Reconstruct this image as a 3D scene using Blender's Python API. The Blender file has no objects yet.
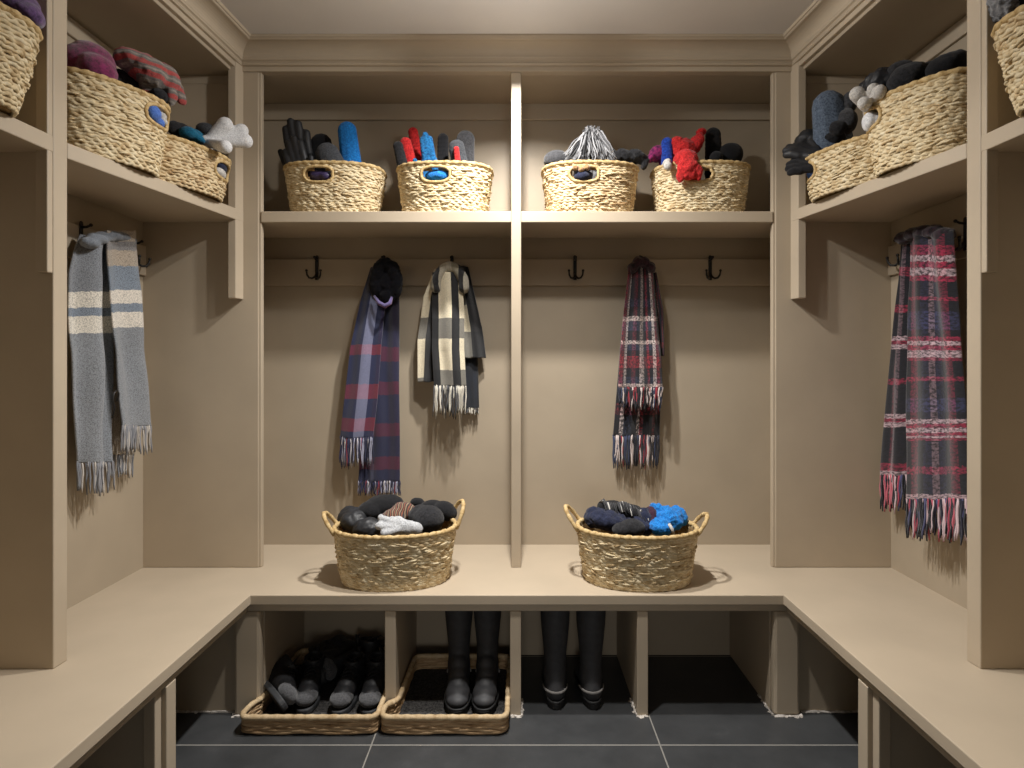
import bpy, bmesh, math, random
from mathutils import Vector, Matrix, Euler, noise as mnoise
random.seed(7)
sc = bpy.context.scene
COL = sc.collection
F, CX, CY, CZ = 590.0, 517.0, 363.0, 1.33
def W(px, py, d):
    return Vector(((px-CX)*d/F, d, CZ+(CY-py)*d/F))

# ------------------------------------------------------------------ objects
def link(name, me, mat=None, parent=None, loc=None):
    o = bpy.data.objects.new(name, me)
    COL.objects.link(o)
    if me is not None and mat is not None:
        for m in (mat if isinstance(mat, (list, tuple)) else [mat]):
            me.materials.append(m)
    if parent is not None: o.parent = parent
    if loc is not None: o.location = loc
    return o
def tag(o, label=None, cat=None, group=None, kind=None):
    if label: o['label'] = label
    if cat: o['category'] = cat
    if group: o['group'] = group
    if kind: o['kind'] = kind
    return o
def thing(name, label, cat, loc=(0,0,0), rotz=0, group=None):
    o = bpy.data.objects.new(name, None); COL.objects.link(o)
    o.empty_display_size = .05
    o.location = loc; o.rotation_euler = (0,0,rotz)
    return tag(o, label, cat, group)

class MB:
    def __init__(s): s.v=[]; s.f=[]; s.uv=[]
    def add(s, vs, fs, uvs=None):
        b=len(s.v); s.v += [tuple(v) for v in vs]
        s.f += [tuple(b+i for i in f) for f in fs]
        s.uv += list(uvs) if uvs else [(0,0)]*len(vs)
        return s
    def box(s, x0,x1,y0,y1,z0,z1):
        vs=[(x,y,z) for z in (z0,z1) for y in (y0,y1) for x in (x0,x1)]
        return s.add(vs,[(0,2,3,1),(4,5,7,6),(0,1,5,4),(2,6,7,3),(0,4,6,2),(1,3,7,5)])
    def prism(s, poly, z0, z1):
        n=len(poly); a=sum(poly[i][0]*poly[(i+1)%n][1]-poly[(i+1)%n][0]*poly[i][1] for i in range(n))
        if a<0: poly=poly[::-1]
        vs=[(x,y,z0) for x,y in poly]+[(x,y,z1) for x,y in poly]
        fs=[tuple(range(n))[::-1], tuple(range(n,2*n))]+[(i,(i+1)%n,n+(i+1)%n,n+i) for i in range(n)]
        return s.add(vs,fs)
    def tube(s, pts, r, n=6, closed=False, flat=1.0, uvu=None, caps=True):
        pts=[Vector(p) for p in pts]; N=len(pts)
        rs = r if isinstance(r,(list,tuple)) else [r]*N
        vs=[];uv=[]; up=None; acc=0
        for i,p in enumerate(pts):
            t=(pts[(i+1)%N]-pts[i-1]) if closed else (pts[min(i+1,N-1)]-pts[max(i-1,0)])
            t=t.normalized() if t.length>1e-9 else Vector((0,0,1))
            if up is None:
                up=Vector((0,0,1)) if abs(t.z)<.9 else Vector((1,0,0))
            a=t.cross(up)
            if a.length<1e-6: a=t.orthogonal()
            a.normalize(); b=a.cross(t).normalized(); up=b
            if i: acc+=(p-pts[i-1]).length
            for k in range(n):
                th=2*math.pi*k/n
                vs.append(p+a*math.cos(th)*rs[i]*flat+b*math.sin(th)*rs[i])
                uv.append(uvu if uvu else (acc, k/n))
        fs=[]
        for i in range(N if closed else N-1):
            j=(i+1)%N
            for k in range(n): fs.append((i*n+k,i*n+(k+1)%n,j*n+(k+1)%n,j*n+k))
        if not closed and caps:
            fs.append(tuple(range(n))[::-1]); fs.append(tuple((N-1)*n+k for k in range(n)))
        return s.add(vs,fs,uv)
    def ball(s, c, r, rot=None, sub=2):
        vs,fs=ico(sub); c=Vector(c); r=(r,r,r) if not isinstance(r,(tuple,list)) else r
        out=[]
        for v in vs:
            w=Vector((v[0]*r[0],v[1]*r[1],v[2]*r[2]))
            if rot is not None: w=rot@w
            out.append(c+w)
        return s.add(out,fs)
    def mesh(s, name, smooth=False, xf=None):
        me=bpy.data.meshes.new(name)
        vs=s.v if xf is None else [tuple(xf@Vector(v)) for v in s.v]
        me.from_pydata(vs,[],s.f); 
        ul=me.uv_layers.new(name='UVMap')
        vi=[0]*len(me.loops); me.loops.foreach_get('vertex_index',vi)
        flat=[c for i in vi for c in s.uv[i]]
        ul.data.foreach_set('uv',flat)
        if smooth: me.polygons.foreach_set('use_smooth',[True]*len(me.polygons))
        me.update(); return me
    def build(s, name, mat, parent=None, smooth=False, bevel=0, loc=None, xf=None):
        o=link(name, s.mesh(name,smooth,xf), mat, parent, loc)
        if bevel:
            b=o.modifiers.new('bevel','BEVEL'); b.width=bevel; b.segments=2; b.limit_method='ANGLE'
        return o
_ico={}
def ico(sub):
    if sub not in _ico:
        bm=bmesh.new(); bmesh.ops.create_icosphere(bm,subdivisions=sub,radius=1)
        _ico[sub]=([tuple(v.co) for v in bm.verts],[tuple(v.index for v in f.verts) for f in bm.faces]); bm.free()
    return _ico[sub]

# ------------------------------------------------------------------ materials
def S(c):  # sRGB 0-255 -> linear
    return tuple(((x/255)/12.92 if x/255<=.04045 else ((x/255+.055)/1.055)**2.4) for x in c)+(1,)
class NT:
    def __init__(s,name,rough=.6,spec=.3,sheen=0):
        s.m=bpy.data.materials.new(name); s.m.use_nodes=True
        s.t=s.m.node_tree; s.n=s.t.nodes; s.b=s.n['Principled BSDF']
        s.b.inputs['Roughness'].default_value=rough
        s.b.inputs['Specular IOR Level'].default_value=spec
        if sheen:
            s.b.inputs['Sheen Weight'].default_value=sheen; s.b.inputs['Sheen Roughness'].default_value=.6
    def new(s,t,**kw):
        n=s.n.new(t)
        for k,v in kw.items(): setattr(n,k,v)
        return n
    def L(s,a,b): s.t.links.new(a,b)
    def ramp(s,fac,stops,interp='LINEAR'):
        r=s.new('ShaderNodeValToRGB'); cr=r.color_ramp; cr.interpolation=interp
        while len(cr.elements)>1: cr.elements.remove(cr.elements[-1])
        cr.elements[0].position=stops[0][0]; cr.elements[0].color=stops[0][1]
        for p,c in stops[1:]:
            e=cr.elements.new(p); e.color=c
        s.L(fac,r.inputs[0]); return r.outputs[0]
    def noise(s,scale,vec=None,detail=3,rough=.5):
        n=s.new('ShaderNodeTexNoise'); n.inputs['Scale'].default_value=scale
        n.inputs['Detail'].default_value=detail; n.inputs['Roughness'].default_value=rough
        if vec is None:
            tc=s.new('ShaderNodeTexCoord'); vec=tc.outputs['Object']
        s.L(vec,n.inputs['Vector']); return n.outputs['Fac']
    def mix(s,fac,a,b,mode='MIX'):
        m=s.new('ShaderNodeMix',data_type='RGBA',blend_type=mode)
        for sock,v in ((m.inputs[0],fac),(m.inputs[6],a),(m.inputs[7],b)):
            if hasattr(v,'links') or hasattr(v,'is_linked'): s.L(v,sock)
            else: sock.default_value=v
        return m.outputs[2]
    def math(s,op,a,b=None):
        m=s.new('ShaderNodeMath',operation=op)
        for i,v in enumerate((a,b)):
            if v is None: continue
            if hasattr(v,'is_linked'): s.L(v,m.inputs[i])
            else: m.inputs[i].default_value=v
        return m.outputs[0]
    def color(s,c):
        if hasattr(c,'is_linked'): s.L(c,s.b.inputs['Base Color'])
        else: s.b.inputs['Base Color'].default_value=c
    def bump(s,h,strength=.3,dist=.002):
        b=s.new('ShaderNodeBump'); b.inputs['Strength'].default_value=strength; b.inputs['Distance'].default_value=dist
        s.L(h,b.inputs['Height']); s.L(b.outputs[0],s.b.inputs['Normal'])

def paint_mat(name,c,var=.04,rough=.5):
    t=NT(name,rough,.35); n=t.noise(3.5,detail=4)
    c2=tuple(x*(1-var*2) for x in c[:3])+(1,); c1=tuple(min(1,x*(1+var)) for x in c[:3])+(1,)
    t.color(t.ramp(n,[(.3,c2),(.7,c1)])); t.bump(t.noise(160,detail=2),.06,.0006); return t.m
def wool(name,c,c2=None,scale=220,sheen=.08,bump=.5,rough=.95):
    t=NT(name,rough,.15,sheen); c=S(c); c2=S(c2) if c2 else tuple(x*.55 for x in c[:3])+(1,)
    n=t.noise(scale,detail=4,rough=.7); t.color(t.ramp(n,[(.35,c2),(.62,c)]))
    t.bump(n,bump,.003); return t.m
def leather(name,c,rough=.45):
    t=NT(name,rough,.4); c=S(c); n=t.noise(40,detail=5)
    t.color(t.ramp(n,[(.35,tuple(x*.7 for x in c[:3])+(1,)),(.7,c)])); t.bump(t.noise(260),.15,.001); return t.m
def stripes_mat(name,cols,scale,axis='Z'):
    t=NT(name,.95,.15,.2); tc=t.new('ShaderNodeTexCoord'); sx=t.new('ShaderNodeSeparateXYZ'); t.L(tc.outputs['Object'],sx.inputs[0])
    n=t.noise(14,detail=2)
    v=t.math('FRACT',t.math('MULTIPLY',t.math('ADD',sx.outputs[axis],t.math('MULTIPLY',n,.03)),scale))
    k=len(cols); r=t.ramp(v,[(i/k,S(c)) for i,c in enumerate(cols)],'CONSTANT')
    f=t.noise(240); t.color(t.mix(t.math('MULTIPLY',f,.7),r,(.02,.02,.02,1))); t.bump(f,.5,.003); return t.m
def plaid(name,us,vs,f=.5,scale=420,contrast=.55,twill=0,tweed=None,thr=.36):
    """us / vs: list of (start, colour) constant bands over UV 0..1"""
    t=NT(name,.95,.12,.25); uv=t.new('ShaderNodeUVMap'); sp=t.new('ShaderNodeSeparateXYZ'); t.L(uv.outputs[0],sp.inputs[0])
    nz=t.noise(90,detail=3)
    wob=t.math('MULTIPLY',t.math('SUBTRACT',nz,.5),.012)
    a=t.ramp(t.math('ADD',sp.outputs[0],wob),[(p,S(c)) for p,c in us],'CONSTANT')
    b=t.ramp(t.math('ADD',sp.outputs[1],wob),[(p,S(c)) for p,c in vs],'CONSTANT')
    if twill:
        d=t.math('FRACT',t.math('MULTIPLY',t.math('ADD',t.math('MULTIPLY',sp.outputs[0],.35),sp.outputs[1]),twill))
        fac=t.math('ADD',t.math('MULTIPLY',t.math('GREATER_THAN',d,.5),.5),.25)
    else: fac=f
    m=t.mix(.8,a,b,'MULTIPLY') if f=='mul' else t.mix(fac,a,b)
    if tweed:
        mp=t.new('ShaderNodeMapping'); mp.inputs['Scale'].default_value=(tweed[0],tweed[1],1); t.L(uv.outputs[0],mp.inputs[0]); n=t.noise(1,mp.outputs[0],detail=2,rough=.6)
    else: n=t.noise(scale,detail=3,rough=.7)
    dk=t.mix(contrast,m,(0.004,.004,.006,1)); t.color(t.mix(t.ramp(n,[(thr,(0,0,0,1)),(thr+.2,(1,1,1,1))]),dk,m)); t.bump(n,.5,.003); return t.m
def fringe_mat(name,cols):
    t=NT(name,.95,.12,.2); uv=t.new('ShaderNodeUVMap'); sp=t.new('ShaderNodeSeparateXYZ'); t.L(uv.outputs[0],sp.inputs[0])
    k=len(cols); t.color(t.ramp(sp.outputs[0],[(i/k,S(c)) for i,c in enumerate(cols)],'CONSTANT')); t.bump(t.noise(500),.5,.002); return t.m
def straw_mat(name,cols=((128,98,58),(204,176,130),(232,212,170),(246,232,198)),su=26):
    t=NT(name,.7,.25); uv=t.new('ShaderNodeUVMap'); mp=t.new('ShaderNodeMapping'); mp.inputs['Scale'].default_value=(su,1,1); t.L(uv.outputs[0],mp.inputs[0])
    n=t.noise(1.0,mp.outputs[0],detail=3,rough=.65); c=t.ramp(n,[(.27,S(cols[0])),(.38,S(cols[1])),(.52,S(cols[2])),(.72,S(cols[3]))])
    f=t.noise(300,detail=2); t.color(t.mix(t.math('MULTIPLY',f,.35),c,S((96,70,36)))); t.bump(f,.4,.002); return t.m

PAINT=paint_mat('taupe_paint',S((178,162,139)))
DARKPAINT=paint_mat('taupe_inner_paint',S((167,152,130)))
CEIL=paint_mat('ceiling_paint',S((222,218,214)),.02,.8)
t=NT('slate_tiles',.42,.35); tc=t.new('ShaderNodeTexCoord'); sp=t.new('ShaderNodeSeparateXYZ'); t.L(tc.outputs['Object'],sp.inputs[0])
def gl(sock,off,per,w):
    v=t.math('PINGPONG',t.math('ADD',sock,-off),per/2)
    return t.math('LESS_THAN',v,w)
g=t.math('MAXIMUM',gl(sp.outputs[0],-.507,1.005,.0024),gl(sp.outputs[1],2.054,.62,.0029))
n1=t.noise(5,detail=6,rough=.65); n2=t.noise(38,detail=5,rough=.7)
slate=t.ramp(n1,[(.3,S((44,45,46))),(.6,S((56,57,58))),(.8,S((72,72,73)))])
slate=t.mix(t.ramp(n2,[(.66,(0,0,0,1)),(.78,(.35,.35,.35,1))]),slate,S((130,128,124)))
t.color(t.mix(g,slate,S((128,125,119)))); t.bump(n2,.15,.002); SLATE=t.m
STRAW=straw_mat('pale_seagrass'); 
RIMSTRAW=straw_mat('seagrass_rope',((120,90,50),(176,144,92),(208,178,124),(226,200,150)),60)
WARMSTRAW=straw_mat('warm_seagrass',((118,88,54),(190,156,112),(226,202,158),(242,222,182)))
TRAYSTRAW=straw_mat('brown_rush',((84,62,40),(146,116,82),(182,150,112),(204,174,134)),9)
LINER=wool('basket_inside',(168,138,96),(110,84,50),120,0,.4)
IRON=NT('black_iron',.45,.4); IRON.color(S((26,24,22))); IRON=IRON.m
CAULK=wool('white_sealant',(214,206,196),(150,142,132),60,0,.6)
RUBBER=leather('black_rubber',(50,50,52),.62); RUBBER_SOLE=leather('black_sole_rubber',(30,30,30),.6)
GREYBAND=leather('grey_heel_band',(150,146,142),.6)

# ------------------------------------------------------------------ setting
FLOOR=MB().box(-1.62,1.62,-1.2,2.9,-.05,0).build('floor',SLATE); tag(FLOOR,kind='structure')
tag(MB().box(-1.62,1.62,-1.2,2.9,2.675,2.72).build('ceiling',CEIL),kind='structure')
tag(MB().box(-1.62,1.62,2.84,2.90,0,2.675).build('wall_back',PAINT),kind='structure')
tag(MB().box(-1.66,-1.60,-1.2,2.9,0,2.675).build('wall_left',PAINT),kind='structure')
tag(MB().box(1.60,1.66,-1.2,2.9,0,2.675).build('wall_right',PAINT),kind='structure')

# crown moulding, mitred round the three sides
def offset_path(path,o):
    out=[]
    for i,p in enumerate(path):
        p=Vector(p); ns=[]
        for a,b in ((i-1,i),(i,i+1)):
            if a<0 or b>=len(path): continue
            d=(Vector(path[b])-Vector(path[a])).normalized(); ns.append(Vector((d.y,-d.x)))
        n=sum(ns,Vector((0,0)))/len(ns); n=n/(n.length_squared if len(ns)>1 else 1)
        out.append(p+n*o)
    return out
FRONT=[(-1.245,.85),(-1.225,1.76),(-1.172,2.50),(1.172,2.50),(1.225,1.76),(1.245,.85)]
prof=[(0,2.586),(.010,2.587),(.014,2.594),(.010,2.600),(.012,2.603),(.019,2.606),(.020,2.612)]
for k in range(9):
    a=k/8*math.pi/2; prof.append((.022+.055*(1-math.cos(a)),2.615+.043*math.sin(a)))
prof+=[(.081,2.660),(.083,2.664),(.088,2.665),(.090,2.670),(.090,2.6755),(0,2.6755)]
m=MB(); rows=[]
for o,z in prof: rows.append([(p.x,p.y,z) for p in offset_path(FRONT,o)])
nP=len(FRONT); vs=[v for r in rows for v in r]; fs=[]
for k in range(len(prof)-1):
    for i in range(nP-1): fs.append((k*nP+i,k*nP+i+1,(k+1)*nP+i+1,(k+1)*nP+i))
m.add(vs,fs); tag(m.build('trim_1',PAINT),kind='structure')

# ------------------------------------------------------------------ back locker
B=.003
un=thing('locker_unit','taupe painted back wall locker with two open bays and a high shelf','built-in locker',(0,2.52,.46))
def part(mb,name,parent,mat=PAINT,bevel=B):
    o=mb.build(name,mat,None,bevel=bevel); o.parent=parent
    o.matrix_parent_inverse=Matrix.Translation(-Vector(parent.location)) if parent.rotation_euler.z==0 else parent.matrix_world.inverted()
    return o
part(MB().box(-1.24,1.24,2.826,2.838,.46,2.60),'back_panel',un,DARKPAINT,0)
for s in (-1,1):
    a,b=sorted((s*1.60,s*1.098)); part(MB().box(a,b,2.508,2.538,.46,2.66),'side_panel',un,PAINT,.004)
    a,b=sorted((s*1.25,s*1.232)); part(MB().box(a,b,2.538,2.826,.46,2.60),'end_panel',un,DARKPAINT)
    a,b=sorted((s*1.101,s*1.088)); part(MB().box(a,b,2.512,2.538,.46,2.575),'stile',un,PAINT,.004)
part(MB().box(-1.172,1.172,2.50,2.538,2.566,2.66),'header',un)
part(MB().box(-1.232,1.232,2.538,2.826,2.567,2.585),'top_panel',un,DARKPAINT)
part(MB().box(-.0245,.0175,2.508,2.826,.46,2.566),'divider',un)
for a,b,a2,b2 in ((-1.089,-.0245,-1.232,-.0245),(.0175,1.089,.0175,1.232)):
    part(MB().prism([(a,2.508),(b,2.508),(b,2.538),(b2,2.54),(b2,2.826),(a2,2.826),(a2,2.54),(a,2.538)],1.928,1.975),'shelf',un)
    a,b=a2,b2
    part(MB().box(a,b,2.812,2.826,1.70,1.826),'hook_rail',un)
    part(MB().box(a,b,2.812,2.826,2.49,2.567),'cleat',un)

# ------------------------------------------------------------------ side lockers
def mir(poly,s): return [(s*x,y) for x,y in poly]
def XF(y): # front line of the side lockers (absolute X)
    return 1.315+(1.726-y)*.03 if y<1.726 else 1.315-(y-1.726)*.196
for s,side in ((-1,'left'),(1,'right')):
    u=thing('locker_unit','taupe painted %s wall locker with divider, high shelf and hook rail'%side,'built-in locker',(s*1.5,1.73,.46))
    P=lambda poly,z0,z1,name,mat=PAINT,bev=B: part(MB().prism(mir(poly,s),z0,z1),name,u,mat,bev)
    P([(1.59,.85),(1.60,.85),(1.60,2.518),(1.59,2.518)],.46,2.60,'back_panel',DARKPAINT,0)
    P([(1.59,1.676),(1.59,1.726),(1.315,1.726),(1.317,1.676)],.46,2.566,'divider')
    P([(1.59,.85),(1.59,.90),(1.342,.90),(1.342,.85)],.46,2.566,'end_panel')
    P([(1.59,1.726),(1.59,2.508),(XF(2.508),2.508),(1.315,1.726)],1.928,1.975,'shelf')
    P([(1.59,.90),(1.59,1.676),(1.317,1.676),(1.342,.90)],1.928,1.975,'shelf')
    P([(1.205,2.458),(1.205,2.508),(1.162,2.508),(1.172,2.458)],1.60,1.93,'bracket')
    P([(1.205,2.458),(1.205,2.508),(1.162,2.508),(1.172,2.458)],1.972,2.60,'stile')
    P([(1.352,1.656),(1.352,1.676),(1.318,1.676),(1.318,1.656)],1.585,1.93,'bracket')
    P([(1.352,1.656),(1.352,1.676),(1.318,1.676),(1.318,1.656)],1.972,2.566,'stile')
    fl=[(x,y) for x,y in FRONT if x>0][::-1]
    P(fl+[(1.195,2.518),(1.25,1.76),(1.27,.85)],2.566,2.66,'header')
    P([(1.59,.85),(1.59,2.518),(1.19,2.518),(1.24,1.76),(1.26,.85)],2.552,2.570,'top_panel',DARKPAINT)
    P([(1.576,1.726),(1.59,1.726),(1.59,2.518),(1.576,2.508)],1.70,1.826,'hook_rail')
    P([(1.576,1.726),(1.59,1.726),(1.59,2.518),(1.576,2.518)],2.49,2.552,'cleat')
    P([(1.20,2.505),(1.59,2.505),(1.59,2.518),(1.20,2.518)],2.515,2.552,'cleat')

# ------------------------------------------------------------------ bench
bt=MB().prism([(-1.60,.3),(-1.0,.3),(-1.0,2.21),(1.0,2.21),(1.0,.3),(1.60,.3),(1.60,2.836),(-1.60,2.836)],.423,.46).build('bench',PAINT,bevel=.003)
tag(bt,'long taupe U-shaped bench seat top running around three walls','bench')
bb=thing('shoe_cubby','taupe back shoe cubby unit with four open floor bays','shoe cubby',(0,2.3,0))
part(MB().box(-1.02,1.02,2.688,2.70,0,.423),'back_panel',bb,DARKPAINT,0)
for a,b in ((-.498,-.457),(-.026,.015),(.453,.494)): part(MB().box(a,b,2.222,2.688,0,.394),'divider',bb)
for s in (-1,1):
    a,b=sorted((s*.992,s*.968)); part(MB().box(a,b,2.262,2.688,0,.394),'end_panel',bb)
    a,b=sorted((s*1.068,s*.968)); part(MB().box(a,b,2.222,2.262,0,.394),'corner_post',bb,PAINT,.012)
part(MB().box(-1.068,1.068,2.225,2.245,.394,.423),'apron',bb)
def caulk(pts,name='sealant'):
    m=MB()
    for x0,y0,x1,y1 in pts:
        P0=Vector((x0,y0,.002)); P1=Vector((x1,y1,.002))
        m.tube([P0.lerp(P1,k/10)+Vector((random.uniform(-.003,.003),random.uniform(-.003,.003),0)) for k in range(11)],[.003+random.random()*.004 for _ in range(11)],5)
        for k in range(4):
            q=P0.lerp(P1,random.random()); m.ball(q+Vector((random.uniform(-.004,.004),random.uniform(-.006,.003),-.001)),(.006+random.random()*.006,.004+random.random()*.006,.0025),None,1)
    return m
for q in ([(.015,2.219,-.026,2.219),(.018,2.222,.018,2.33),(.453,2.219,.494,2.219),(.450,2.225,.450,2.34),(.966,2.222,.966,2.36),(.966,2.218,1.07,2.218),(1.07,2.218,1.075,2.26),(-.966,2.218,-1.07,2.218),(-1.07,2.23,-1.085,2.27)]): part(caulk([q]),'sealant',bb,CAULK,0)
for s,side in ((-1,'left'),(1,'right')):
    u=thing('shoe_cubby','taupe %s side shoe cubby unit under the bench'%side,'shoe cubby',(s*1.3,1.73,0))
    P=lambda poly,z0,z1,name,mat=PAINT,bev=B: part(MB().prism(mir(poly,s),z0,z1),name,u,mat,bev)
    P([(1.07,2.25),(1.59,2.25),(1.59,2.27),(1.07,2.27)],0,.423,'end_panel',DARKPAINT)
    P([(1.575,.30),(1.59,.30),(1.59,2.25),(1.575,2.25)],0,.423,'back_panel',DARKPAINT,0)
    P([(1.012,1.704),(1.012,1.752),(1.59,1.752),(1.59,1.704)],0,.394,'divider')
    P([(1.026,1.672),(1.026,1.704),(1.06,1.704),(1.06,1.672)],0,.394,'stile')
    P([(1.012,.30),(1.012,.345),(1.59,.345),(1.59,.30)],0,.394,'end_panel')
    P([(1.015,.30),(1.015,2.222),(1.032,2.222),(1.032,.30)],.394,.423,'apron')
    m=caulk([(s*1.08,2.246,s*1.35,2.246)]); part(m,'sealant',u,CAULK,0)

# ------------------------------------------------------------------ coat hooks
def make_hook():
    r=thing('coat_hook','x','coat hook')
    m=MB().box(-.008,.008,-.005,0,-.05,.062); m.ball((0,-.003,.062),(.008,.004,.006)); m.build('backplate',IRON,r,bevel=.002)
    for sx in (-1,1):
        m=MB().tube([(0,-.004,-.018),(sx*.004,-.016,-.036),(sx*.013,-.030,-.046),(sx*.024,-.040,-.044),(sx*.031,-.046,-.032),(sx*.033,-.049,-.016)],[.0055,.0055,.005,.005,.0045,.004],8)
        m.ball((sx*.033,-.049,-.012),.0065); m.build('prong',IRON,r,smooth=True)
    m=MB().tube([(0,-.003,.045),(0,-.022,.046),(0,-.036,.052)],[.005,.0045,.004],8); m.ball((0,-.038,.053),.0065); m.build('peg',IRON,r,smooth=True)
    return r
hk=make_hook()
hooks=[('bare black double coat hook left of the navy tartan scarf',317,None),('black coat hook holding up the navy tartan scarf',384,None),('black coat hook holding the black and cream checked scarf',452,None),
 ('bare black double coat hook just right of the centre divider',575,None),('black coat hook holding the red and black plaid scarf in the right bay',640,None),('bare black double coat hook furthest right on the back rail',710,None),
 ('black coat hook on the left wall holding the grey striped scarf',None,(-1,2.13)),('bare black coat hook on left wall beside the grey scarf',None,(-1,2.42)),
 ('black coat hook on the right wall holding the long burgundy plaid scarf',None,(1,2.07)),('bare black coat hook on right wall beside the burgundy plaid scarf',None,(1,2.40))]
for i,(lab,px,sd) in enumerate(hooks):
    if i==0: r=hk
    else:
        r=hk.copy(); COL.objects.link(r)
        for ch in list(hk.children):
            c=ch.copy(); COL.objects.link(c); c.parent=r
    r['label']=lab; r['group']='black coat hooks on the hook rails'
    if px: r.location=((px-CX)*2.812/F,2.812,1.775); r.rotation_euler=(0,0,0)
    else: r.location=(sd[0]*1.576,sd[1],1.775); r.rotation_euler=(0,0,-sd[0]*math.pi/2*1.0)

# ------------------------------------------------------------------ baskets
HOLE={}
def sgnpow(x,p): return math.copysign(abs(x)**p,x)
def make_basket(label,loc,rotz,rx,ry,H,flare=.84,n=2.6,hole=None,loops=None,mat=None,rows=None,name='wicker_basket',group=None,seed=0):
    rnd=random.Random(seed+11); mat=mat or STRAW
    root=thing(name,label,'basket',loc,rotz,group)
    e=2/n
    def prof(z): # scale at height
        k=z/H; return flare+(1-flare)*(k**.8)
    def surf(th,z,off=0):
        k=prof(z); c,s_=math.cos(th),math.sin(th)
        x=sgnpow(c,e)*(rx*k+off); y=sgnpow(s_,e)*(ry*k+off)
        return Vector((x,y,z))
    NS=144; hz=H-.046; hw,hh=.064,.033
    mean=(rx+ry)/2*.93
    # uniform arc parametrisation
    dense=[surf(2*math.pi*i/1440,H) for i in range(1441)]
    acc=[0]
    for i in range(1440): acc.append(acc[-1]+(dense[i+1]-dense[i]).length)
    tot=acc[-1]; ths=[]; j=0
    for i in range(NS):
        t_=tot*i/NS
        while acc[j+1]<t_: j+=1
        ths.append(2*math.pi*j/1440)
    ths.append(ths[0]+2*math.pi)
    def arc(th):
        return acc[int((th%(2*math.pi))/(2*math.pi)*1440)]
    harc=arc(hole) if hole is not None else None
    def inh(th,z,g=0):
        if hole is None: return False
        d=arc(th)-harc; d=(d+tot/2)%tot-tot/2
        return abs(d/(hw+g))**2.6+abs((z-hz)/(hh+g))**2.6<1
    R=rows or int(H/.0105); rh=H/R
    body=MB(); N=5
    for k in range(R):
        z0=(k+.5)*rh; run=[]
        ph=rnd.random()*6.28; fr=rnd.choice((34,37,40))
        def flush(run):
            if len(run)<3: return
            vs=[];uv=[];fs=[]
            for q,(i,th,z,off) in enumerate(run):
                c=surf(th,max(.004,z)); o2=surf(th,max(.004,z),.01); nrm=(o2-c).normalized()
                for a in range(N):
                    al=2*math.pi*a/N
                    vs.append(c+nrm*(off+.0052*math.cos(al))+Vector((0,0,rh*.74*math.sin(al)))); uv.append((i/NS*tot+k*.37,k*1.7+al*.03))
            for q in range(len(run)-1):
                for a in range(N): fs.append((q*N+a,(q+1)*N+a,(q+1)*N+(a+1)%N,q*N+(a+1)%N))
            body.add(vs,fs,uv)
        for i in range(NS+1):
            th=ths[i]; ii=i%NS
            wz=mnoise.noise(Vector((ii/NS*40 if ii<NS*.97 else (ii-NS)/NS*40,k*3.1,seed)))
            off=.0020*math.sin(fr*2*math.pi*ii/NS+ph)+.003*wz
            z=z0+.0021*math.sin(fr*2*math.pi*ii/NS+ph+1.4)+.002*wz
            if inh(th,z0): flush(run); run=[]
            else: run.append((i,th,z,off))
        flush(run)
    # twisted irregular strands over the rows
    for q in range(int(tot/.008)):
        i=rnd.randrange(NS); z=rnd.uniform(.012,H-.02); ln=rnd.choice((3,4,5,6)); sl=rnd.uniform(.002,.008)*rnd.choice((1,1,1,-1))
        pts=[];ok=True
        for a in range(ln+1):
            th=ths[(i+a)%NS]; zz=min(H-.008,max(.006,z+sl*(a/ln-.5)))
            if inh(th,zz,.012): ok=False;break
            o_=.0035+.0045*math.sin(math.pi*a/ln); c=surf(th,zz); nr=(surf(th,zz,.01)-c).normalized(); pts.append(c+nr*o_)
        if ok: body.tube(pts,[.0016]+[.0032]*(ln-1)+[.0016],5,uvu=(rnd.random()*9,rnd.random()*50))
    # inner shell, added to block light through the weave, and base
    lin=MB(); M=8; vs=[];fs=[]
    for k in range(M+1):
        z=.006+(H-.012)*k/M
        for i in range(NS): vs.append(surf(ths[i],z,-.006))
    for k in range(M):
        for i in range(NS):
            zc=.006+(H-.012)*(k+.5)/M
            if not inh(ths[i],zc,-.004): fs.append((k*NS+i,k*NS+(i+1)%NS,(k+1)*NS+(i+1)%NS,(k+1)*NS+i))
    fs.append(tuple(range(NS))[::-1]); lin.add(vs,fs)
    body.build('basket_body',mat,root,smooth=True); lin.build('lining',LINER,root,smooth=True)
    rim=MB()
    pts=[];rr=[]
    for i in range(NS):
        p=surf(ths[i],H,.001); p.z+=.003+.0012*math.sin(i*2.1); pts.append(p); rr.append(.0092+.0013*math.sin(i*1.3+seed))
    rim.tube(pts,rr,8,closed=True); rim.build('rim',RIMSTRAW,root,smooth=True)
    if hole is not None:
        h=MB(); pts=[]
        for i in range(40):
            a=2*math.pi*i/40; da=hw*sgnpow(math.cos(a),.77); z=hz+hh*sgnpow(math.sin(a),.77)
            t_=(harc+da)%tot; lo=min(range(0,1440,4),key=lambda q:abs(acc[q]-t_)); th=2*math.pi*lo/1440
            c=surf(th,z); nr=(surf(th,z,.01)-c).normalized(); pts.append(c+nr*.003)
        h.tube(pts,.0068,7,closed=True); h.build('handle',RIMSTRAW,root,smooth=True)
    if hole is not None:
        c=surf(hole,hz); nr=(surf(hole,hz,.01)-c).normalized(); Rz=Matrix.Rotation(rotz,3,'Z'); HOLE[seed]=(Vector(loc)+Rz@c,Rz@nr)
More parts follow.
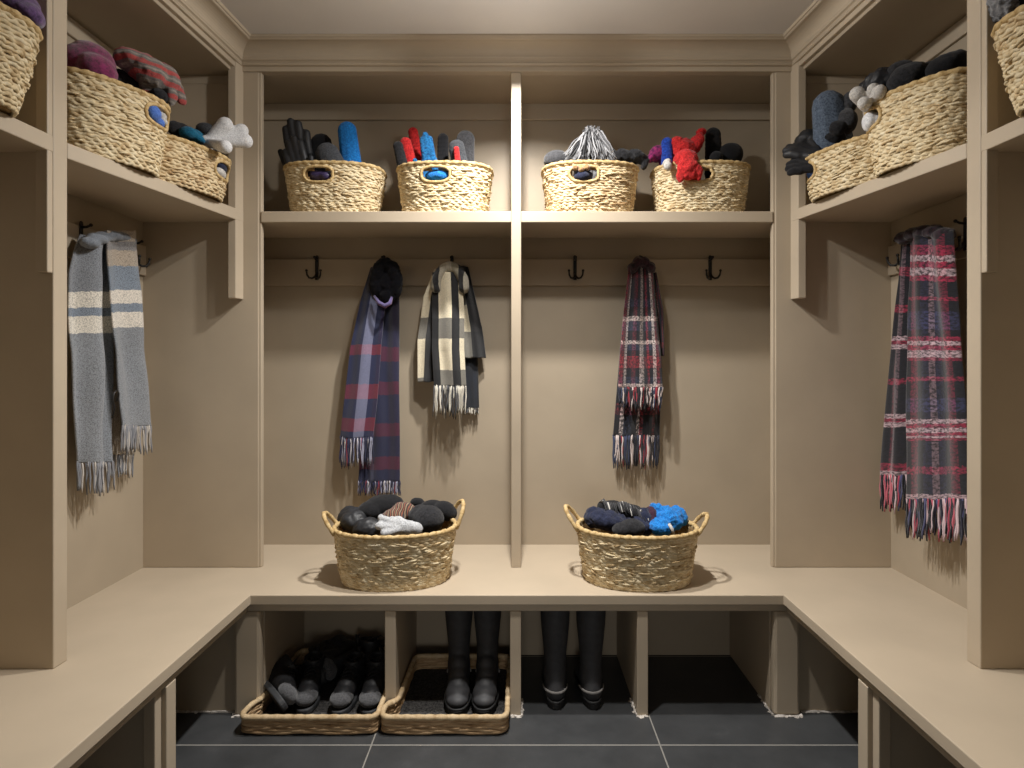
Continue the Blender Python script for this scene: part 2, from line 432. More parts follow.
    if loops:
        for (a0,wd,out,up) in loops:
            h=MB(); pts=[]; A=surf(a0-wd,H); Bq=surf(a0+wd,H); mid=(A+Bq)/2; dr=Vector((math.cos(a0),math.sin(a0),0))
            for i in range(21):
                a=math.pi*i/20; base=A.lerp(Bq,.5-.5*math.cos(a)); h_=math.sin(a)**.8
                pts.append(base+dr*(out*h_+.004)+Vector((0,0,up*h_-.012*(1-h_))))
            h.tube(pts,[.0085+.0012*math.sin(i*2.0) for i in range(21)],8); h.build('handle',RIMSTRAW,root,smooth=True)
    return root

SH=1.9755
GB='wicker baskets along the high shelves'
def bx(px): return (px-CX)*2.645/F
D3=-math.pi/2
make_basket('pale wicker basket holding black gloves and one bright blue mitten',(bx(336),2.648,SH),.03,.212,.142,.203,.84,2.7,D3-.10,seed=1,group=GB)
make_basket('pale wicker basket with red, blue and grey gloves, left of the centre divider',(bx(445.5),2.648,SH),-.02,.206,.142,.203,.86,2.7,D3-.05,seed=2,group=GB)
make_basket('wicker basket with shaggy grey fringe heaped in it, right of the centre divider',(bx(589.5),2.648,SH),.03,.208,.142,.205,.86,2.7,D3-.12,seed=3,mat=WARMSTRAW,group=GB)
make_basket('pale wicker basket with bright red knitwear spilling over its handle',(bx(699.5),2.648,SH),-.02,.206,.142,.205,.86,2.7,D3-.14,seed=4,group=GB)
def side_basket(label,x,y,rot,rx,ry,H,hole,seed,mat=None,fl=.88):
    make_basket(label,(x,y,SH),rot,rx,ry,H,fl,2.9,hole,seed=seed,mat=mat,group=GB)
LB=(-1.385,1.965); LS=(-1.312,2.262); LN=(-1.408,1.44)
side_basket('large wicker basket on left shelf holding magenta and coral striped knitwear',LB[0],LB[1],math.radians(62),.182,.155,.236,-.98,5,None,.82)
side_basket('smaller wicker basket on left shelf with white glove fingers sticking out',LS[0],LS[1],math.radians(69),.186,.145,.156,-1.0,6,WARMSTRAW,.84)
side_basket('wicker basket with a purple hat at the left edge of the photo',LN[0],LN[1],math.radians(72),.175,.155,.215,None,7,None,.74)
side_basket('large wicker basket on right shelf full of black hats with white fingertips',-LB[0],LB[1],-math.radians(62),.182,.155,.236,math.pi+.78,8,None,.82)
side_basket('smaller wicker basket on right shelf with grey-blue mitten and black gloves',-LS[0],LS[1],-math.radians(69),.186,.145,.156,math.pi+.85,9,None,.84)
side_basket('wicker basket with grey fur at the right edge of the photo',-LN[0],LN[1],-math.radians(72),.175,.155,.222,None,10,None,.74)
BZ=.461
GBB='oval wicker baskets with loop handles on the bench'
BL=((398-CX)*2.435/F,2.425); BR=((635-CX)*2.435/F,2.425)
make_basket('oval wicker basket on the bench heaped with black beanies and pale gloves',(BL[0],BL[1]-.036,BZ),.05,.240,.168,.208,.86,2.15,None,[(math.pi+.08,.33,.05,.06),(.28,.33,.045,.085)],seed=12,group=GBB)
make_basket('oval wicker basket on the bench holding dark knitwear and a blue scarf',(BR[0]-.003,BR[1]-.036,BZ),-.06,.236,.168,.206,.87,2.15,None,[(math.pi-.15,.33,.06,.07),(-.02,.33,.05,.055)],seed=13,group=GBB)

# ------------------------------------------------------------------ soft things
_clouds={}
def clouds(size):
    if size not in _clouds:
        tx=bpy.data.textures.new('fold',type='CLOUDS'); tx.noise_scale=size; tx.noise_depth=2; _clouds[size]=tx
    return _clouds[size]
def blob(name,mb,mat,voxel=.005,smooth=5,disp=0,dsize=.05,parent=None,loc=None,xf=None):
    """fuse the overlapping shapes into one continuous skin"""
    tmp=bpy.data.objects.new('tmp',mb.mesh('tmp',False,xf)); COL.objects.link(tmp)
    r=tmp.modifiers.new('r','REMESH'); r.mode='VOXEL'; r.voxel_size=voxel
    if smooth: s_=tmp.modifiers.new('s','SMOOTH'); s_.factor=.5; s_.iterations=smooth
    if disp: d=tmp.modifiers.new('d','DISPLACE'); d.texture=clouds(dsize); d.strength=disp; d.mid_level=.5; d.texture_coords='LOCAL'
    dg=bpy.context.evaluated_depsgraph_get(); me=bpy.data.meshes.new_from_object(tmp.evaluated_get(dg))
    bpy.data.objects.remove(tmp,do_unlink=True)
    me.name=name; me.materials.clear(); me.polygons.foreach_set('use_smooth',[True]*len(me.polygons))
    return link(name,me,mat,parent,loc)
def caps(m,p0,p1,r0,r1=None,flat=1,n=7):
    r1=r0 if r1 is None else r1
    p0,p1=Vector(p0),Vector(p1)
    for i in range(n):
        k=i/(n-1); r=r0+(r1-r0)*k; m.ball(p0.lerp(p1,k),(r,r*flat,r),None,2)
def frame(base,tip,twist=0,face=Vector((0,1,0))):
    z=(tip-base).normalized(); y=face-z*face.dot(z)
    if y.length<.05: y=Vector((0,0,1))-z*z.z
    y.normalize(); x=y.cross(z); M=Matrix((x,y,z)).transposed().to_4x4()
    return M@Matrix.Rotation(twist,4,'Z')
def place(kind,label,cat,name,mat,base,tip,width=.1,thick=1.0,flip=1,twist=0,group=None,splay=1,curl=0,voxel=None,disp=0,fingers=None):
    """base / tip: world points of wrist and finger ends"""
    L=(tip-base).length; k=L/.24; wx=width/.1
    m=MB()
    def p(x,y,z): return Vector((x*wx*flip,(y+curl*max(0,z-.12)**2*8)*thick*1.0,z*k))
    th=thick
    if kind=='glove':
        fr=.0185*min(wx,1.25)
        caps(m,p(0,0,.01),p(0,0,.07),.034*wx,.034*wx,.55*th); 
        caps(m,p(-.018,0,.07),p(-.026,0,.145),.020*wx,.019*wx,.8*th); caps(m,p(.018,0,.07),p(.026,0,.14),.020*wx,.019*wx,.8*th); caps(m,p(0,0,.07),p(0,0,.145),.020*wx,.02*wx,.9*th)
        fl=fingers or ((-.034,.205,-.052),(-.012,.232,-.018),(.011,.24,.016),(.032,.222,.046))
        for x0,zt,x1 in fl:
            x1=x0+(x1-x0)*splay
            caps(m,p(x0,0,.13),p((x0+x1)/2,-.003,(.13+zt)/2),fr,fr,1,6); caps(m,p((x0+x1)/2,-.003,(.13+zt)/2),p(x1,.002,zt-.012),fr,fr*.88,1,6)
        caps(m,p(.03,-.004,.075),p(.055,-.012,.115),.017*wx,.015*wx,.9); caps(m,p(.055,-.012,.115),p(.066,-.014,.15),.015*wx,.0125*wx,.9,5)
    elif kind=='mitten':
        caps(m,p(0,0,.01),p(0,0,.08),.036*wx,.038*wx,.55*th); caps(m,p(0,0,.09),p(0,0,.24-.043*wx/k),.047*wx,.043*wx,.5*th,10)
        caps(m,p(.034,-.004,.085),p(.064,-.012,.145),.019*wx,.0165*wx,.95)
    elif kind=='slim': # single mitten tip without thumb showing
        caps(m,p(0,0,.01),p(0,0,.10),.04*wx,.045*wx,.5*th); caps(m,p(0,0,.1),p(0,0,.24-.042*wx/k),.048*wx,.042*wx,.55*th,10)
    M=frame(base,tip,twist)
    o=blob(name,m,mat,voxel or max(.0035,.0045*min(wx,1)),4,disp,.03)
    o.matrix_world=Matrix.Translation(base)@M
    return tag(o,label,cat,group)
def bundle(label,cat,name,mat,spec,voxel=.005,disp=.012,dsize=.04,group=None,smooth=4,origin=None):
    """spec: (centre, radii, (rx,ry,rz) degrees) lumps of folded cloth"""
    m=MB(); org=origin or sum((Vector(s_[0]) for s_ in spec),Vector())/len(spec)
    for s_ in spec:
        rot=Euler([math.radians(a) for a in s_[2]]).to_matrix() if len(s_)>2 else None
        m.ball(Vector(s_[0])-org,tuple(s_[1]),rot,3)
    o=blob(name,m,mat,voxel,smooth,disp,dsize); o.location=org
    return tag(o,label,cat,group)

def inhole(seed,label,cat,name,mat,lumps,disp=.004):
    """crumpled thing pressed against the handle opening: lumps = (along, up, depth, radius along, radius up)"""
    c,n_=HOLE[seed]; tdir=Vector((-n_.y,n_.x,0)).normalized(); 
    m=MB(); org=c-n_*.03
    rot=Matrix((tdir,n_,Vector((0,0,1)))).transposed()
    for a,u_,d,ra,ru in lumps: m.ball(c+tdir*a+Vector((0,0,u_))-n_*d-org,(ra,.024,ru),rot,3)
    o=blob(name,m,mat,.004,3,disp,.02); o.location=org
    return tag(o,label,cat,GG)
BLK=wool('black_wool',(24,24,27),(8,8,10)); BLKL=leather('black_softshell',(36,37,40),.55)
BLUE=wool('bright_blue_fleece',(30,128,212),(14,78,150),160); TEAL=wool('teal_knit',(22,104,138),(8,56,80))
BLUE2=wool('blue_knit',(34,120,184),(8,40,84),120); GREY=wool('grey_knit',(70,72,76),(36,38,42)); GREYF=wool('grey_fleece',(64,64,67),(30,30,32),120,.2,.9)
RED=wool('red_wool',(206,40,40),(130,14,18),140); MAG=wool('magenta_wool',(130,30,84),(74,12,46),90,.4); PURP=wool('purple_wool',(96,62,116),(46,28,62),90,.4)
DPURP=leather('dark_purple_satin',(58,48,84),.4); ROYAL=wool('royal_blue_knit',(28,66,168),(10,28,90),130); WHITE=wool('white_knit',(226,226,226),(176,176,178),200,.2,.35)
OFFW=wool('offwhite_knit',(204,200,194),(150,146,140),200,.2,.35); GBLUE=wool('grey_blue_knit',(104,118,136),(54,64,80),150); CHAR=wool('charcoal_knit',(38,38,41),(14,14,16),120)
NAVY=wool('navy_knit',(34,40,64),(14,16,30)); TAN=wool('tan_fur',(176,130,76),(110,74,38),90,.5,.9); PLUM=wool('plum_pink_knit',(140,34,90),(50,12,50),60)
LBLUE=wool('periwinkle_knit',(88,128,206),(40,70,150)); LGREY=wool('light_grey_knit',(196,198,200),(140,142,146),160,.2,.6)
CORAL=stripes_mat('coral_grey_stripes',((184,70,66),(184,70,66),(122,112,106),(160,150,140),(122,112,106)),26,'Z')
MULTI=stripes_mat('rust_black_pattern',((40,34,32),(150,84,60),(30,28,30),(170,140,110)),60,'X')
FURG=wool('silver_fur',(128,128,130),(44,44,46),60,.4,.9)
GG='gloves and hats in the high shelf baskets'
d0=2.645
# basket one: black gloves, grey and blue mittens
place('glove','black glove with fingers pointing up at left of the blue mitten basket','glove','glove',BLKL,W(309,205,2.66),W(293,117,2.60),.115,1.3,-1,group=GG,splay=.25)
place('glove','black glove leaning left, lowest in the blue mitten basket','glove','glove',BLKL,W(310,206,2.585),W(290,136,2.555),.10,1.3,1,group=GG,splay=.2)
place('mitten','black mitten behind the grey mitten, beside black glove fingers','mitten','mitten',BLK,W(322,205,2.70),W(321,133,2.69),.12,1.1,1,group=GG)
place('slim','dark grey mitten drooping over the rim near the blue mitten','mitten','mitten',GREY,W(352,205,2.63),W(322,143,2.56),.13,1.2,1,group=GG)
place('slim','tall bright blue fleece mitten standing up in the basket','mitten','mitten',BLUE,W(356,205,2.66),W(346,121,2.62),.105,1.1,1,group=GG)
inhole(1,'dark purple shiny glove showing through the basket handle hole','glove','glove',DPURP,[(-.008,0,.024,.05,.024),(.022,-.004,.02,.028,.02),(-.03,.004,.026,.024,.026)])
# basket two
place('slim','black mitten tip leaning at far left of the red and blue basket','mitten','mitten',CHAR,W(412,206,2.63),W(397,141,2.60),.058,1.4,1,group=GG)
place('slim','red mitten tip leaning left in the basket beside black one','mitten','mitten',RED,W(422,206,2.66),W(404,137,2.61),.066,1.4,1,group=GG)
place('slim','tallest narrow red glove tip behind the blue knitted glove','mitten','mitten',RED,W(428,206,2.70),W(412,127,2.68),.058,1.4,1,group=GG)
place('glove','blue knitted glove standing up between red and black mittens','glove','glove',BLUE2,W(436,206,2.62),W(424,131,2.585),.088,1.3,-1,group=GG,splay=.3,fingers=((-.022,.225,-.02),(-.002,.24,-.004),(.016,.226,.012)))
place('slim','small black mitten tip between blue glove and grey fleece mitten','mitten','mitten',BLK,W(443,206,2.66),W(443,133,2.64),.062,1.4,1,group=GG)
place('slim','grey fleece mitten with rounded top nearest the centre divider','mitten','mitten',GREYF,W(462,206,2.69),W(466,130,2.67),.105,1.1,1,group=GG)
place('slim','smaller grey knitted mitten leaning forward with red lining beside it','mitten','mitten',GREY,W(468,206,2.61),W(455,139,2.57),.085,1.1,1,group=GG,disp=.006)
place('slim','thin red glove finger peeking between the grey mittens','glove','glove',RED,W(462,206,2.565),W(456,146,2.545),.034,1.5,1,group=GG)
inhole(2,'bright blue mitten showing through the handle hole of its basket','mitten','mitten',BLUE,[(0,0,.022,.055,.028),(.014,-.002,.017,.032,.022)])
# basket three
bundle('dark grey fleece hat at left end of the shaggy fringe basket','hat','hat',GREYF,[(W(556,160,2.63),(.058,.05,.042),(0,-6,0)),(W(556,180,2.64),(.055,.055,.08))],disp=.006,group=GG)
fb=bundle('shaggy silver grey fringed scarf heaped up in the basket','scarf','scarf',FURG,[(W(593,152,2.64),(.042,.05,.075)),(W(578,160,2.61),(.06,.05,.04),(0,-25,0)),(W(608,163,2.62),(.05,.05,.04)),(W(592,178,2.64),(.09,.06,.06))],disp=.012,group=GG)
m=MB(); org=fb.location.copy(); top=W(591,131,2.62)
for q in range(150):
    a=random.uniform(-1,1); st=top+Vector((random.uniform(-.035,.03),random.uniform(-.05,.03),random.uniform(-.02,.008)))
    en=W(593+a*27-(3 if a<0 else 0)+random.uniform(-3,3),164-abs(a)*2+random.uniform(-8,2),2.565-random.random()*.02+abs(a)*.03)
    pts=[]
    for i in range(6):
        k=i/5; pt=st.lerp(en,k); pt.z+=.006*math.sin(math.pi*k); pt.y-=.016*math.sin(math.pi*k); pt+=Vector((random.uniform(-1,1),random.uniform(-1,1),random.uniform(-1,1)))*.0055; pts.append(pt-org)
    m.tube(pts,[.0032,.0036,.0036,.0032,.0028,.0015],5,uvu=(random.random(),0))
m.build('fringe',fringe_mat('silver_fringe',((150,150,152),(70,70,72),(176,176,178),(110,110,112),(40,40,42),(132,132,134))),fb,smooth=True)
bundle('crumpled black jersey cloth spilling over right rim of fringe basket','scarf','scarf',CHAR,[(W(624,157,2.62),(.05,.05,.03),(0,12,0)),(W(637,157,2.60),(.045,.045,.025),(0,30,0)),(W(626,172,2.64),(.045,.055,.06)),(W(645,163,2.60),(.016,.022,.032),(0,10,0)),(W(614,158,2.60),(.03,.03,.03))],disp=.02,dsize=.03,group=GG)
kn=inhole(3,'navy glove with tan fur cuff in handle hole of fringe basket','glove','glove',NAVY,[(-.012,-.008,.004,.034,.024),(.0,-.004,.02,.036,.026)])
m=MB()
c_,n_=HOLE[3]
for a_,u_ in ((-.038,.024),(.012,.024),(-.013,.016)):
    m.ball(c_+Vector((a_,0,u_))+n_*.012-kn.location,(.015,.012,.014))
blob('cuff',m,TAN,.003,2,.006,.01,kn)
# basket four
bundle('plum pink patterned knit at left end of the red knitwear basket','hat','hat',PLUM,[(W(657,154,2.61),(.036,.045,.036),(0,20,0)),(W(664,172,2.65),(.035,.05,.06)),(W(651,158,2.60),(.018,.03,.02))],disp=.008,group=GG)
place('slim','royal blue knitted mitten cuff standing beside the red knitwear','mitten','mitten',ROYAL,W(668,206,2.60),W(667,137,2.57),.064,1.6,1,group=GG)
bundle('light grey knitted fingertip poking out under the royal blue knit','glove','glove',OFFW,[(W(668,166,2.50),(.020,.016,.018),(0,30,0)),(W(667,163,2.53),(.018,.03,.018))],disp=.004,group=GG)
bundle('bright red wool scarf bunched up and hanging over the handle hole','scarf','scarf',RED,[(W(683,150,2.58),(.058,.045,.050),(0,8,0)),(W(677,142,2.57),(.030,.03,.026)),(W(696,144,2.585),(.030,.030,.052),(0,28,0)),(W(701,132,2.60),(.026,.022,.014),(0,-14,0)),(W(686,160,2.530),(.054,.050,.044)),(W(689,169,2.492),(.052,.024,.048),(0,4,0)),(W(680,176,2.491),(.016,.014,.028)),(W(699,174,2.491),(.016,.014,.030)),(W(688,180,2.58),(.04,.05,.05))],disp=.014,dsize=.03,voxel=.0035,smooth=2,group=GG)
place('slim','black fleece mitten standing up right of the bright red scarf','mitten','mitten',BLK,W(714,206,2.66),W(713,127,2.64),.088,1.2,1,group=GG)
bundle('black knitted beanie at right end of the red knitwear basket','hat','hat',BLK,[(W(730,155,2.64),(.058,.055,.052)),(W(727,176,2.645),(.055,.06,.06)),(W(716,158,2.60),(.03,.03,.03))],disp=.006,group=GG)
# left big basket
def WX(px,py,X): return W(px,py,abs(X)*F/abs(px-CX))   # point on a plane X = const
bundle('magenta wool beanie sticking up at left of the large left basket','hat','hat',MAG,[(WX(92,61,-1.41),(.072,.065,.058),(0,28,0)),(WX(97,70,-1.38),(.062,.06,.05),(0,30,0)),(WX(82,62,-1.43),(.062,.06,.055))],disp=.004,group=GG)
hs=bundle('coral and grey striped knitted hat piled on the large left basket','hat','hat',CORAL,[(WX(146,70,-1.30),(.080,.07,.052),(0,25,-20)),(WX(163,78,-1.27),(.060,.055,.05),(0,35,0)),(WX(132,62,-1.33),(.055,.06,.04),(0,10,0)),(WX(179,93,-1.235),(.016,.018,.044),(0,-6,0)),(WX(172,97,-1.235),(.015,.018,.036),(0,4,0)),(WX(183,98,-1.225),(.014,.016,.030),(0,-12,0)),(WX(150,90,-1.32),(.05,.06,.06))],disp=.014,dsize=.03,group=GG)
inhole(5,'periwinkle blue glove in the handle hole of the large left basket','glove','glove',LBLUE,[(-.022,.004,.014,.03,.026),(.01,-.014,.016,.03,.018)])
inhole(5,'white knitted fingertip in left basket handle hole beside blue','glove','glove',OFFW,[(.022,.014,.014,.03,.013),(.028,-.004,.012,.02,.012)],.002)
bundle('black knitted cloth tucked under the coral striped hat','scarf','scarf',CHAR,[(WX(150,93,-1.32),(.055,.05,.035)),(WX(120,80,-1.38),(.04,.045,.035)),(WX(130,85,-1.36),(.04,.05,.04)),(WX(160,97,-1.27),(.032,.034,.026)),(WX(140,90,-1.36),(.05,.05,.04))],disp=.012,group=GG)
# left small basket
bundle('dark charcoal glove at near end of the small left basket','glove','glove',CHAR,[(WX(182,130,-1.27),(.036,.035,.024),(0,25,0)),(WX(174,128,-1.28),(.025,.03,.028)),(WX(186,145,-1.28),(.03,.04,.05))],disp=.008,group=GG)
bundle('teal blue knitted glove lying beside white glove in small basket','glove','glove',TEAL,[(WX(194,136,-1.22),(.044,.03,.018),(0,28,20)),(WX(188,133,-1.23),(.032,.03,.024)),(WX(198,144,-1.25),(.04,.05,.05)),(WX(193,138,-1.24),(.04,.04,.035))],disp=.004,group=GG)
bundle('grey glove with pale cuff behind the white glove fingers','glove','glove',GREY,[(WX(206,130,-1.30),(.042,.035,.028),(0,10,0)),(WX(210,148,-1.30),(.035,.045,.06))],disp=.006,group=GG)
m=MB(); b0=WX(206,142,-1.20)
for (px,py,X,r) in ((226,124,-1.13,.030),(243,130,-1.085,.027),(247,141,-1.07,.029),(226,147,-1.10,.026)):
    e_=WX(px,py,X); caps(m,Vector((0,0,0)),(e_-b0)*.96,.015,r,1,12)
caps(m,Vector((0,0,0)),WX(207,170,-1.24)-b0,.026,.026,1,10)
o=blob('glove',m,WHITE,.004,3,0); o.location=b0; tag(o,'white glove with puffy fingertips sticking out toward the back stile','glove',GG)
inhole(6,'navy glove seen through handle hole of the small left basket','glove','glove',NAVY,[(.01,.016,.016,.045,.018)],.002)
inhole(6,'cream glove seen through handle hole of the small left basket','glove','glove',OFFW,[(-.008,-.012,.016,.045,.02)],.002)
# left near basket
bundle('purple wool hat slumped over rim of the left edge basket','hat','hat',PURP,[(WX(14,4,-1.36),(.06,.06,.05),(0,35,0)),(WX(30,14,-1.315),(.038,.04,.026),(0,40,0)),(WX(4,0,-1.40),(.06,.07,.07))],disp=.01,group=GG)
# right small basket
place('glove','black glove flopping over left end of small right basket','glove','glove',BLKL,WX(826,158,1.21),WX(785,148,1.10),.10,1.2,1,group=GG,splay=.5,twist=.5)
place('glove','second black glove hanging lower over small right basket rim','glove','glove',BLK,WX(824,166,1.19),WX(786,166,1.085),.085,1.2,1,group=GG,splay=.4,twist=.4)
bundle('black glove palm bunched up beside the grey-blue mitten','glove','glove',BLKL,[(WX(806,138,1.21),(.05,.045,.034),(0,-25,0)),(WX(818,142,1.24),(.04,.045,.04)),(WX(824,156,1.27),(.05,.06,.05))],disp=.01,group=GG)
place('slim','grey-blue knitted mitten with rounded top standing in right basket','mitten','mitten',GBLUE,WX(838,178,1.29),WX(827,90,1.24),.165,1.1,1,group=GG)
bundle('dark grey fold of knit between grey-blue mitten and white fingertips','hat','hat',GREYF,[(WX(848,104,1.32),(.034,.04,.05),(0,15,0)),(WX(846,122,1.30),(.04,.045,.05))],disp=.008,group=GG)
inhole(9,'blue glove seen through handle hole of the small right basket','glove','glove',LBLUE,[(0,0,.018,.04,.026)],.003)
bundle('dark knitted cloth at back of the small right basket','scarf','scarf',CHAR,[(WX(838,128,1.24),(.034,.03,.03),(0,-20,0)),(WX(832,140,1.26),(.05,.05,.04))],disp=.012,group=GG)
# right big basket
m=MB(); b0=WX(872,112,1.27)
for (px,py,X,r) in ((857,94,1.19,.026),(864,103,1.17,.022),(879,92,1.20,.024),(873,89,1.22,.020)):
    e_=WX(px,py,X); caps(m,Vector((0,0,0)),(e_-b0),.018,r,1,8)
caps(m,Vector((0,0,0)),WX(880,120,1.30)-b0,.03,.03)
o=blob('glove',m,OFFW,.004,3,0); o.location=b0; tag(o,'off-white glove with three puffy fingertips over large right basket','glove',GG)
bundle('black quilted hat just right of the off-white fingertips','hat','hat',BLKL,[(WX(880,82,1.30),(.055,.055,.045),(0,-20,0)),(WX(872,88,1.34),(.045,.045,.045)),(WX(888,98,1.36),(.06,.07,.06))],disp=.018,dsize=.025,group=GG)
bundle('charcoal beanie in middle of the large right basket','hat','hat',CHAR,[(WX(908,78,1.32),(.068,.06,.046),(0,-22,0)),(WX(900,73,1.34),(.045,.05,.04)),(WX(912,92,1.38),(.07,.07,.06))],disp=.012,group=GG)
bundle('black wool hat at near end of the large right basket','hat','hat',BLK,[(WX(947,66,1.40),(.066,.06,.040),(0,-20,0)),(WX(932,72,1.40),(.045,.05,.036)),(WX(940,86,1.42),(.05,.06,.055))],disp=.012,group=GG)
inhole(8,'white knitted ball of a glove in handle hole, large right basket','glove','glove',WHITE,[(0,-.004,.0,.033,.033),(0,-.008,.02,.034,.03)],.002)
# right near basket
bundle('grey shaggy fur hat in the basket at right edge','hat','hat',FURG,[(WX(1003,8,1.36),(.04,.05,.05),(0,-20,0)),(WX(1014,4,1.40),(.05,.06,.05))],disp=.02,dsize=.012,voxel=.004,group=GG)
bundle('black fleece cloth behind grey fur hat at right edge','hat','hat',BLK,[(WX(1020,0,1.40),(.06,.06,.06)),(WX(1030,-4,1.42),(.06,.06,.05))],disp=.01,group=GG)
# bench basket left
def WZ(px,py,z):
    d=(CZ-z)*F/(py-CY); return W(px,py,d)
G2='knitwear in the left bench basket'; z=.69
bundle('large black beanie on top of the left bench basket heap','hat','hat',BLK,[(W(383,506,2.50),(.090,.07,.048),(0,-8,0)),(W(372,510,2.47),(.06,.06,.04))],disp=.008,group=G2)
bundle('black knitted cloth at left end of the left bench basket','scarf','scarf',NAVY and BLKL,[(W(356,520,2.44),(.065,.075,.05),(0,10,0)),(W(368,528,2.36),(.06,.05,.04)),(W(348,518,2.46),(.04,.05,.05))],disp=.016,group=G2)
bundle('patterned rust and black knit in middle of left bench basket','scarf','scarf',MULTI,[(W(404,511,2.46),(.055,.05,.036),(0,10,0)),(W(394,517,2.42),(.05,.05,.035))],disp=.006,group=G2)
bundle('rounded black beanie right of the pale gloves in bench basket','hat','hat',CHAR,[(W(428,519,2.40),(.066,.075,.055),(0,10,0)),(W(420,517,2.42),(.05,.06,.05))],disp=.006,group=G2)
bundle('black earflap of a hat beside right handle of bench basket','hat','hat',BLK,[(W(445,511,2.50),(.055,.05,.04),(0,20,0)),(W(432,507,2.53),(.05,.05,.03)),(W(417,502,2.56),(.03,.03,.02))],disp=.006,group=G2)
pg=MB(); b0=W(404,528,2.325)
for (px,py,d,r) in ((381,518,2.30,.015),(379,526,2.28,.016),(384,533,2.275,.016),(392,520,2.32,.016)):
    e_=W(px,py,d); caps(pg,Vector((0,0,0)),e_-b0,.020,r,1,8)
caps(pg,Vector((0,0,0)),W(416,529,2.31)-b0,.036,.028,.8); caps(pg,Vector((0,0,0)),W(398,522,2.33)-b0,.03,.025)
o=blob('glove',pg,LGREY,.004,3,.004,.02); o.location=b0; tag(o,'pale grey knitted glove at front rim of the left bench basket','glove',G2)
G3='knitwear in the right bench basket'
bundle('dark navy knitted jumper cloth filling the right bench basket','scarf','scarf',NAVY,[(W(608,520,2.42),(.085,.075,.042),(0,10,10)),(W(596,518,2.44),(.05,.06,.045)),(W(636,526,2.42),(.08,.08,.04)),(W(644,520,2.44),(.035,.06,.05))],disp=.022,dsize=.03,group=G3)
bundle('charcoal rounded beanie at front of the right bench basket','hat','hat',CHAR,[(W(632,528,2.345),(.052,.045,.036)),(W(622,530,2.34),(.04,.04,.03))],disp=.008,group=G3)
sb=bundle('black scarf with fringed edge laid across right bench basket','scarf','scarf',BLK,[(W(612,508,2.50),(.065,.05,.032),(0,8,0)),(W(633,513,2.46),(.055,.05,.034),(0,15,0))],disp=.012,group=G3)
m=MB()
for q in range(46):
    k=q/45; st=W(600+k*42,502+k*10+math.sin(k*9)*2,2.50-k*.04); en=st+Vector((.012+random.uniform(-.01,.01),-.07+random.uniform(-.02,.01),-.012)); md=st.lerp(en,.5)+Vector((0,0,.026))
    m.tube([st-sb.location,md-sb.location,en-sb.location],[.004,.004,.002],5,uvu=(random.random(),0))
m.build('fringe',fringe_mat('black_fringe',((30,30,33),(14,14,16),(44,44,48),(22,22,24),(190,186,178),(28,28,30))),sb,smooth=True)
bl=bundle('bright blue knitted scarf at right of the right bench basket','scarf','scarf',BLUE,[(W(668,519,2.43),(.058,.075,.05),(0,0,0)),(W(661,527,2.36),(.045,.05,.034)),(W(677,517,2.46),(.04,.05,.045)),(W(657,512,2.46),(.03,.04,.036))],disp=.026,dsize=.026,voxel=.004,smooth=3,group=G3)
m=MB(); m.tube([W(669,524,2.315)-bl.location,W(672,529,2.30)-bl.location,W(674,534,2.298)-bl.location],[.006,.007,.004],6); m.build('tassel',OFFW,bl,smooth=True)
bundle('dark maroon knit between navy cloth and the blue scarf','hat','hat',wool('maroon_knit',(62,34,50),(28,14,24)),[(W(651,517,2.45),(.028,.05,.045)),(W(652,526,2.40),(.025,.04,.03))],disp=.008,group=G3)

# ------------------------------------------------------------------ scarves
def interp(rows,t):
    for a,b in zip(rows,rows[1:]):
        if t<=b[0]:
            k=(t-a[0])/(b[0]-a[0]) if b[0]>a[0] else 0
            k=k*k*(3-2*k)*.5+k*.5
            return [a[i]+(b[i]-a[i])*k for i in range(1,4)]
    return list(rows[-1][1:])
def panel(name,parent,mat,rows,dep,u=(0,1),pleats=2,amp=.012,ph=0,nu=28,nv=46,push=Vector((0,-1,0)),thick=.008,vr=(0,1),edge=0):
    """rows: (t, py, px_left, px_right); dep(px,py)->depth; cloth hangs as a pleated sheet"""
    m=MB(); vs=[];uv=[];fs=[]
    for j in range(nv+1):
        t_=j/nv; py,xl,xr=interp(rows,t_)
        for i in range(nu+1):
            a=i/nu; px=xl+(xr-xl)*a
            p_=W(px,py,dep(px,py))
            w=amp*(math.cos(2*math.pi*pleats*a+ph+.6*math.sin(t_*4+ph))*.7+.5*mnoise.noise(Vector((a*3,t_*4,ph*3))))
            rnd_=-.010*(abs(2*a-1)**4)
            p_=p_+push*(w+rnd_)+Vector((0,0,.004*mnoise.noise(Vector((a*5,t_*2,ph+9)))))
            vs.append(p_-parent.location); uv.append((u[0]+(u[1]-u[0])*a,vr[0]+(vr[1]-vr[0])*t_))
    for j in range(nv):
        for i in range(nu): q=j*(nu+1)+i; fs.append((q,q+nu+1,q+nu+2,q+1))
    m.add(vs,fs,uv); o=m.build(name,mat,parent,smooth=True)
    so=o.modifiers.new('thick','SOLIDIFY'); so.thickness=thick; so.offset=0
    so2=o.modifiers.new('sub','SUBSURF'); so2.levels=1; so2.render_levels=1
    return [vs[nv*(nu+1)+i] for i in range(nu+1)]
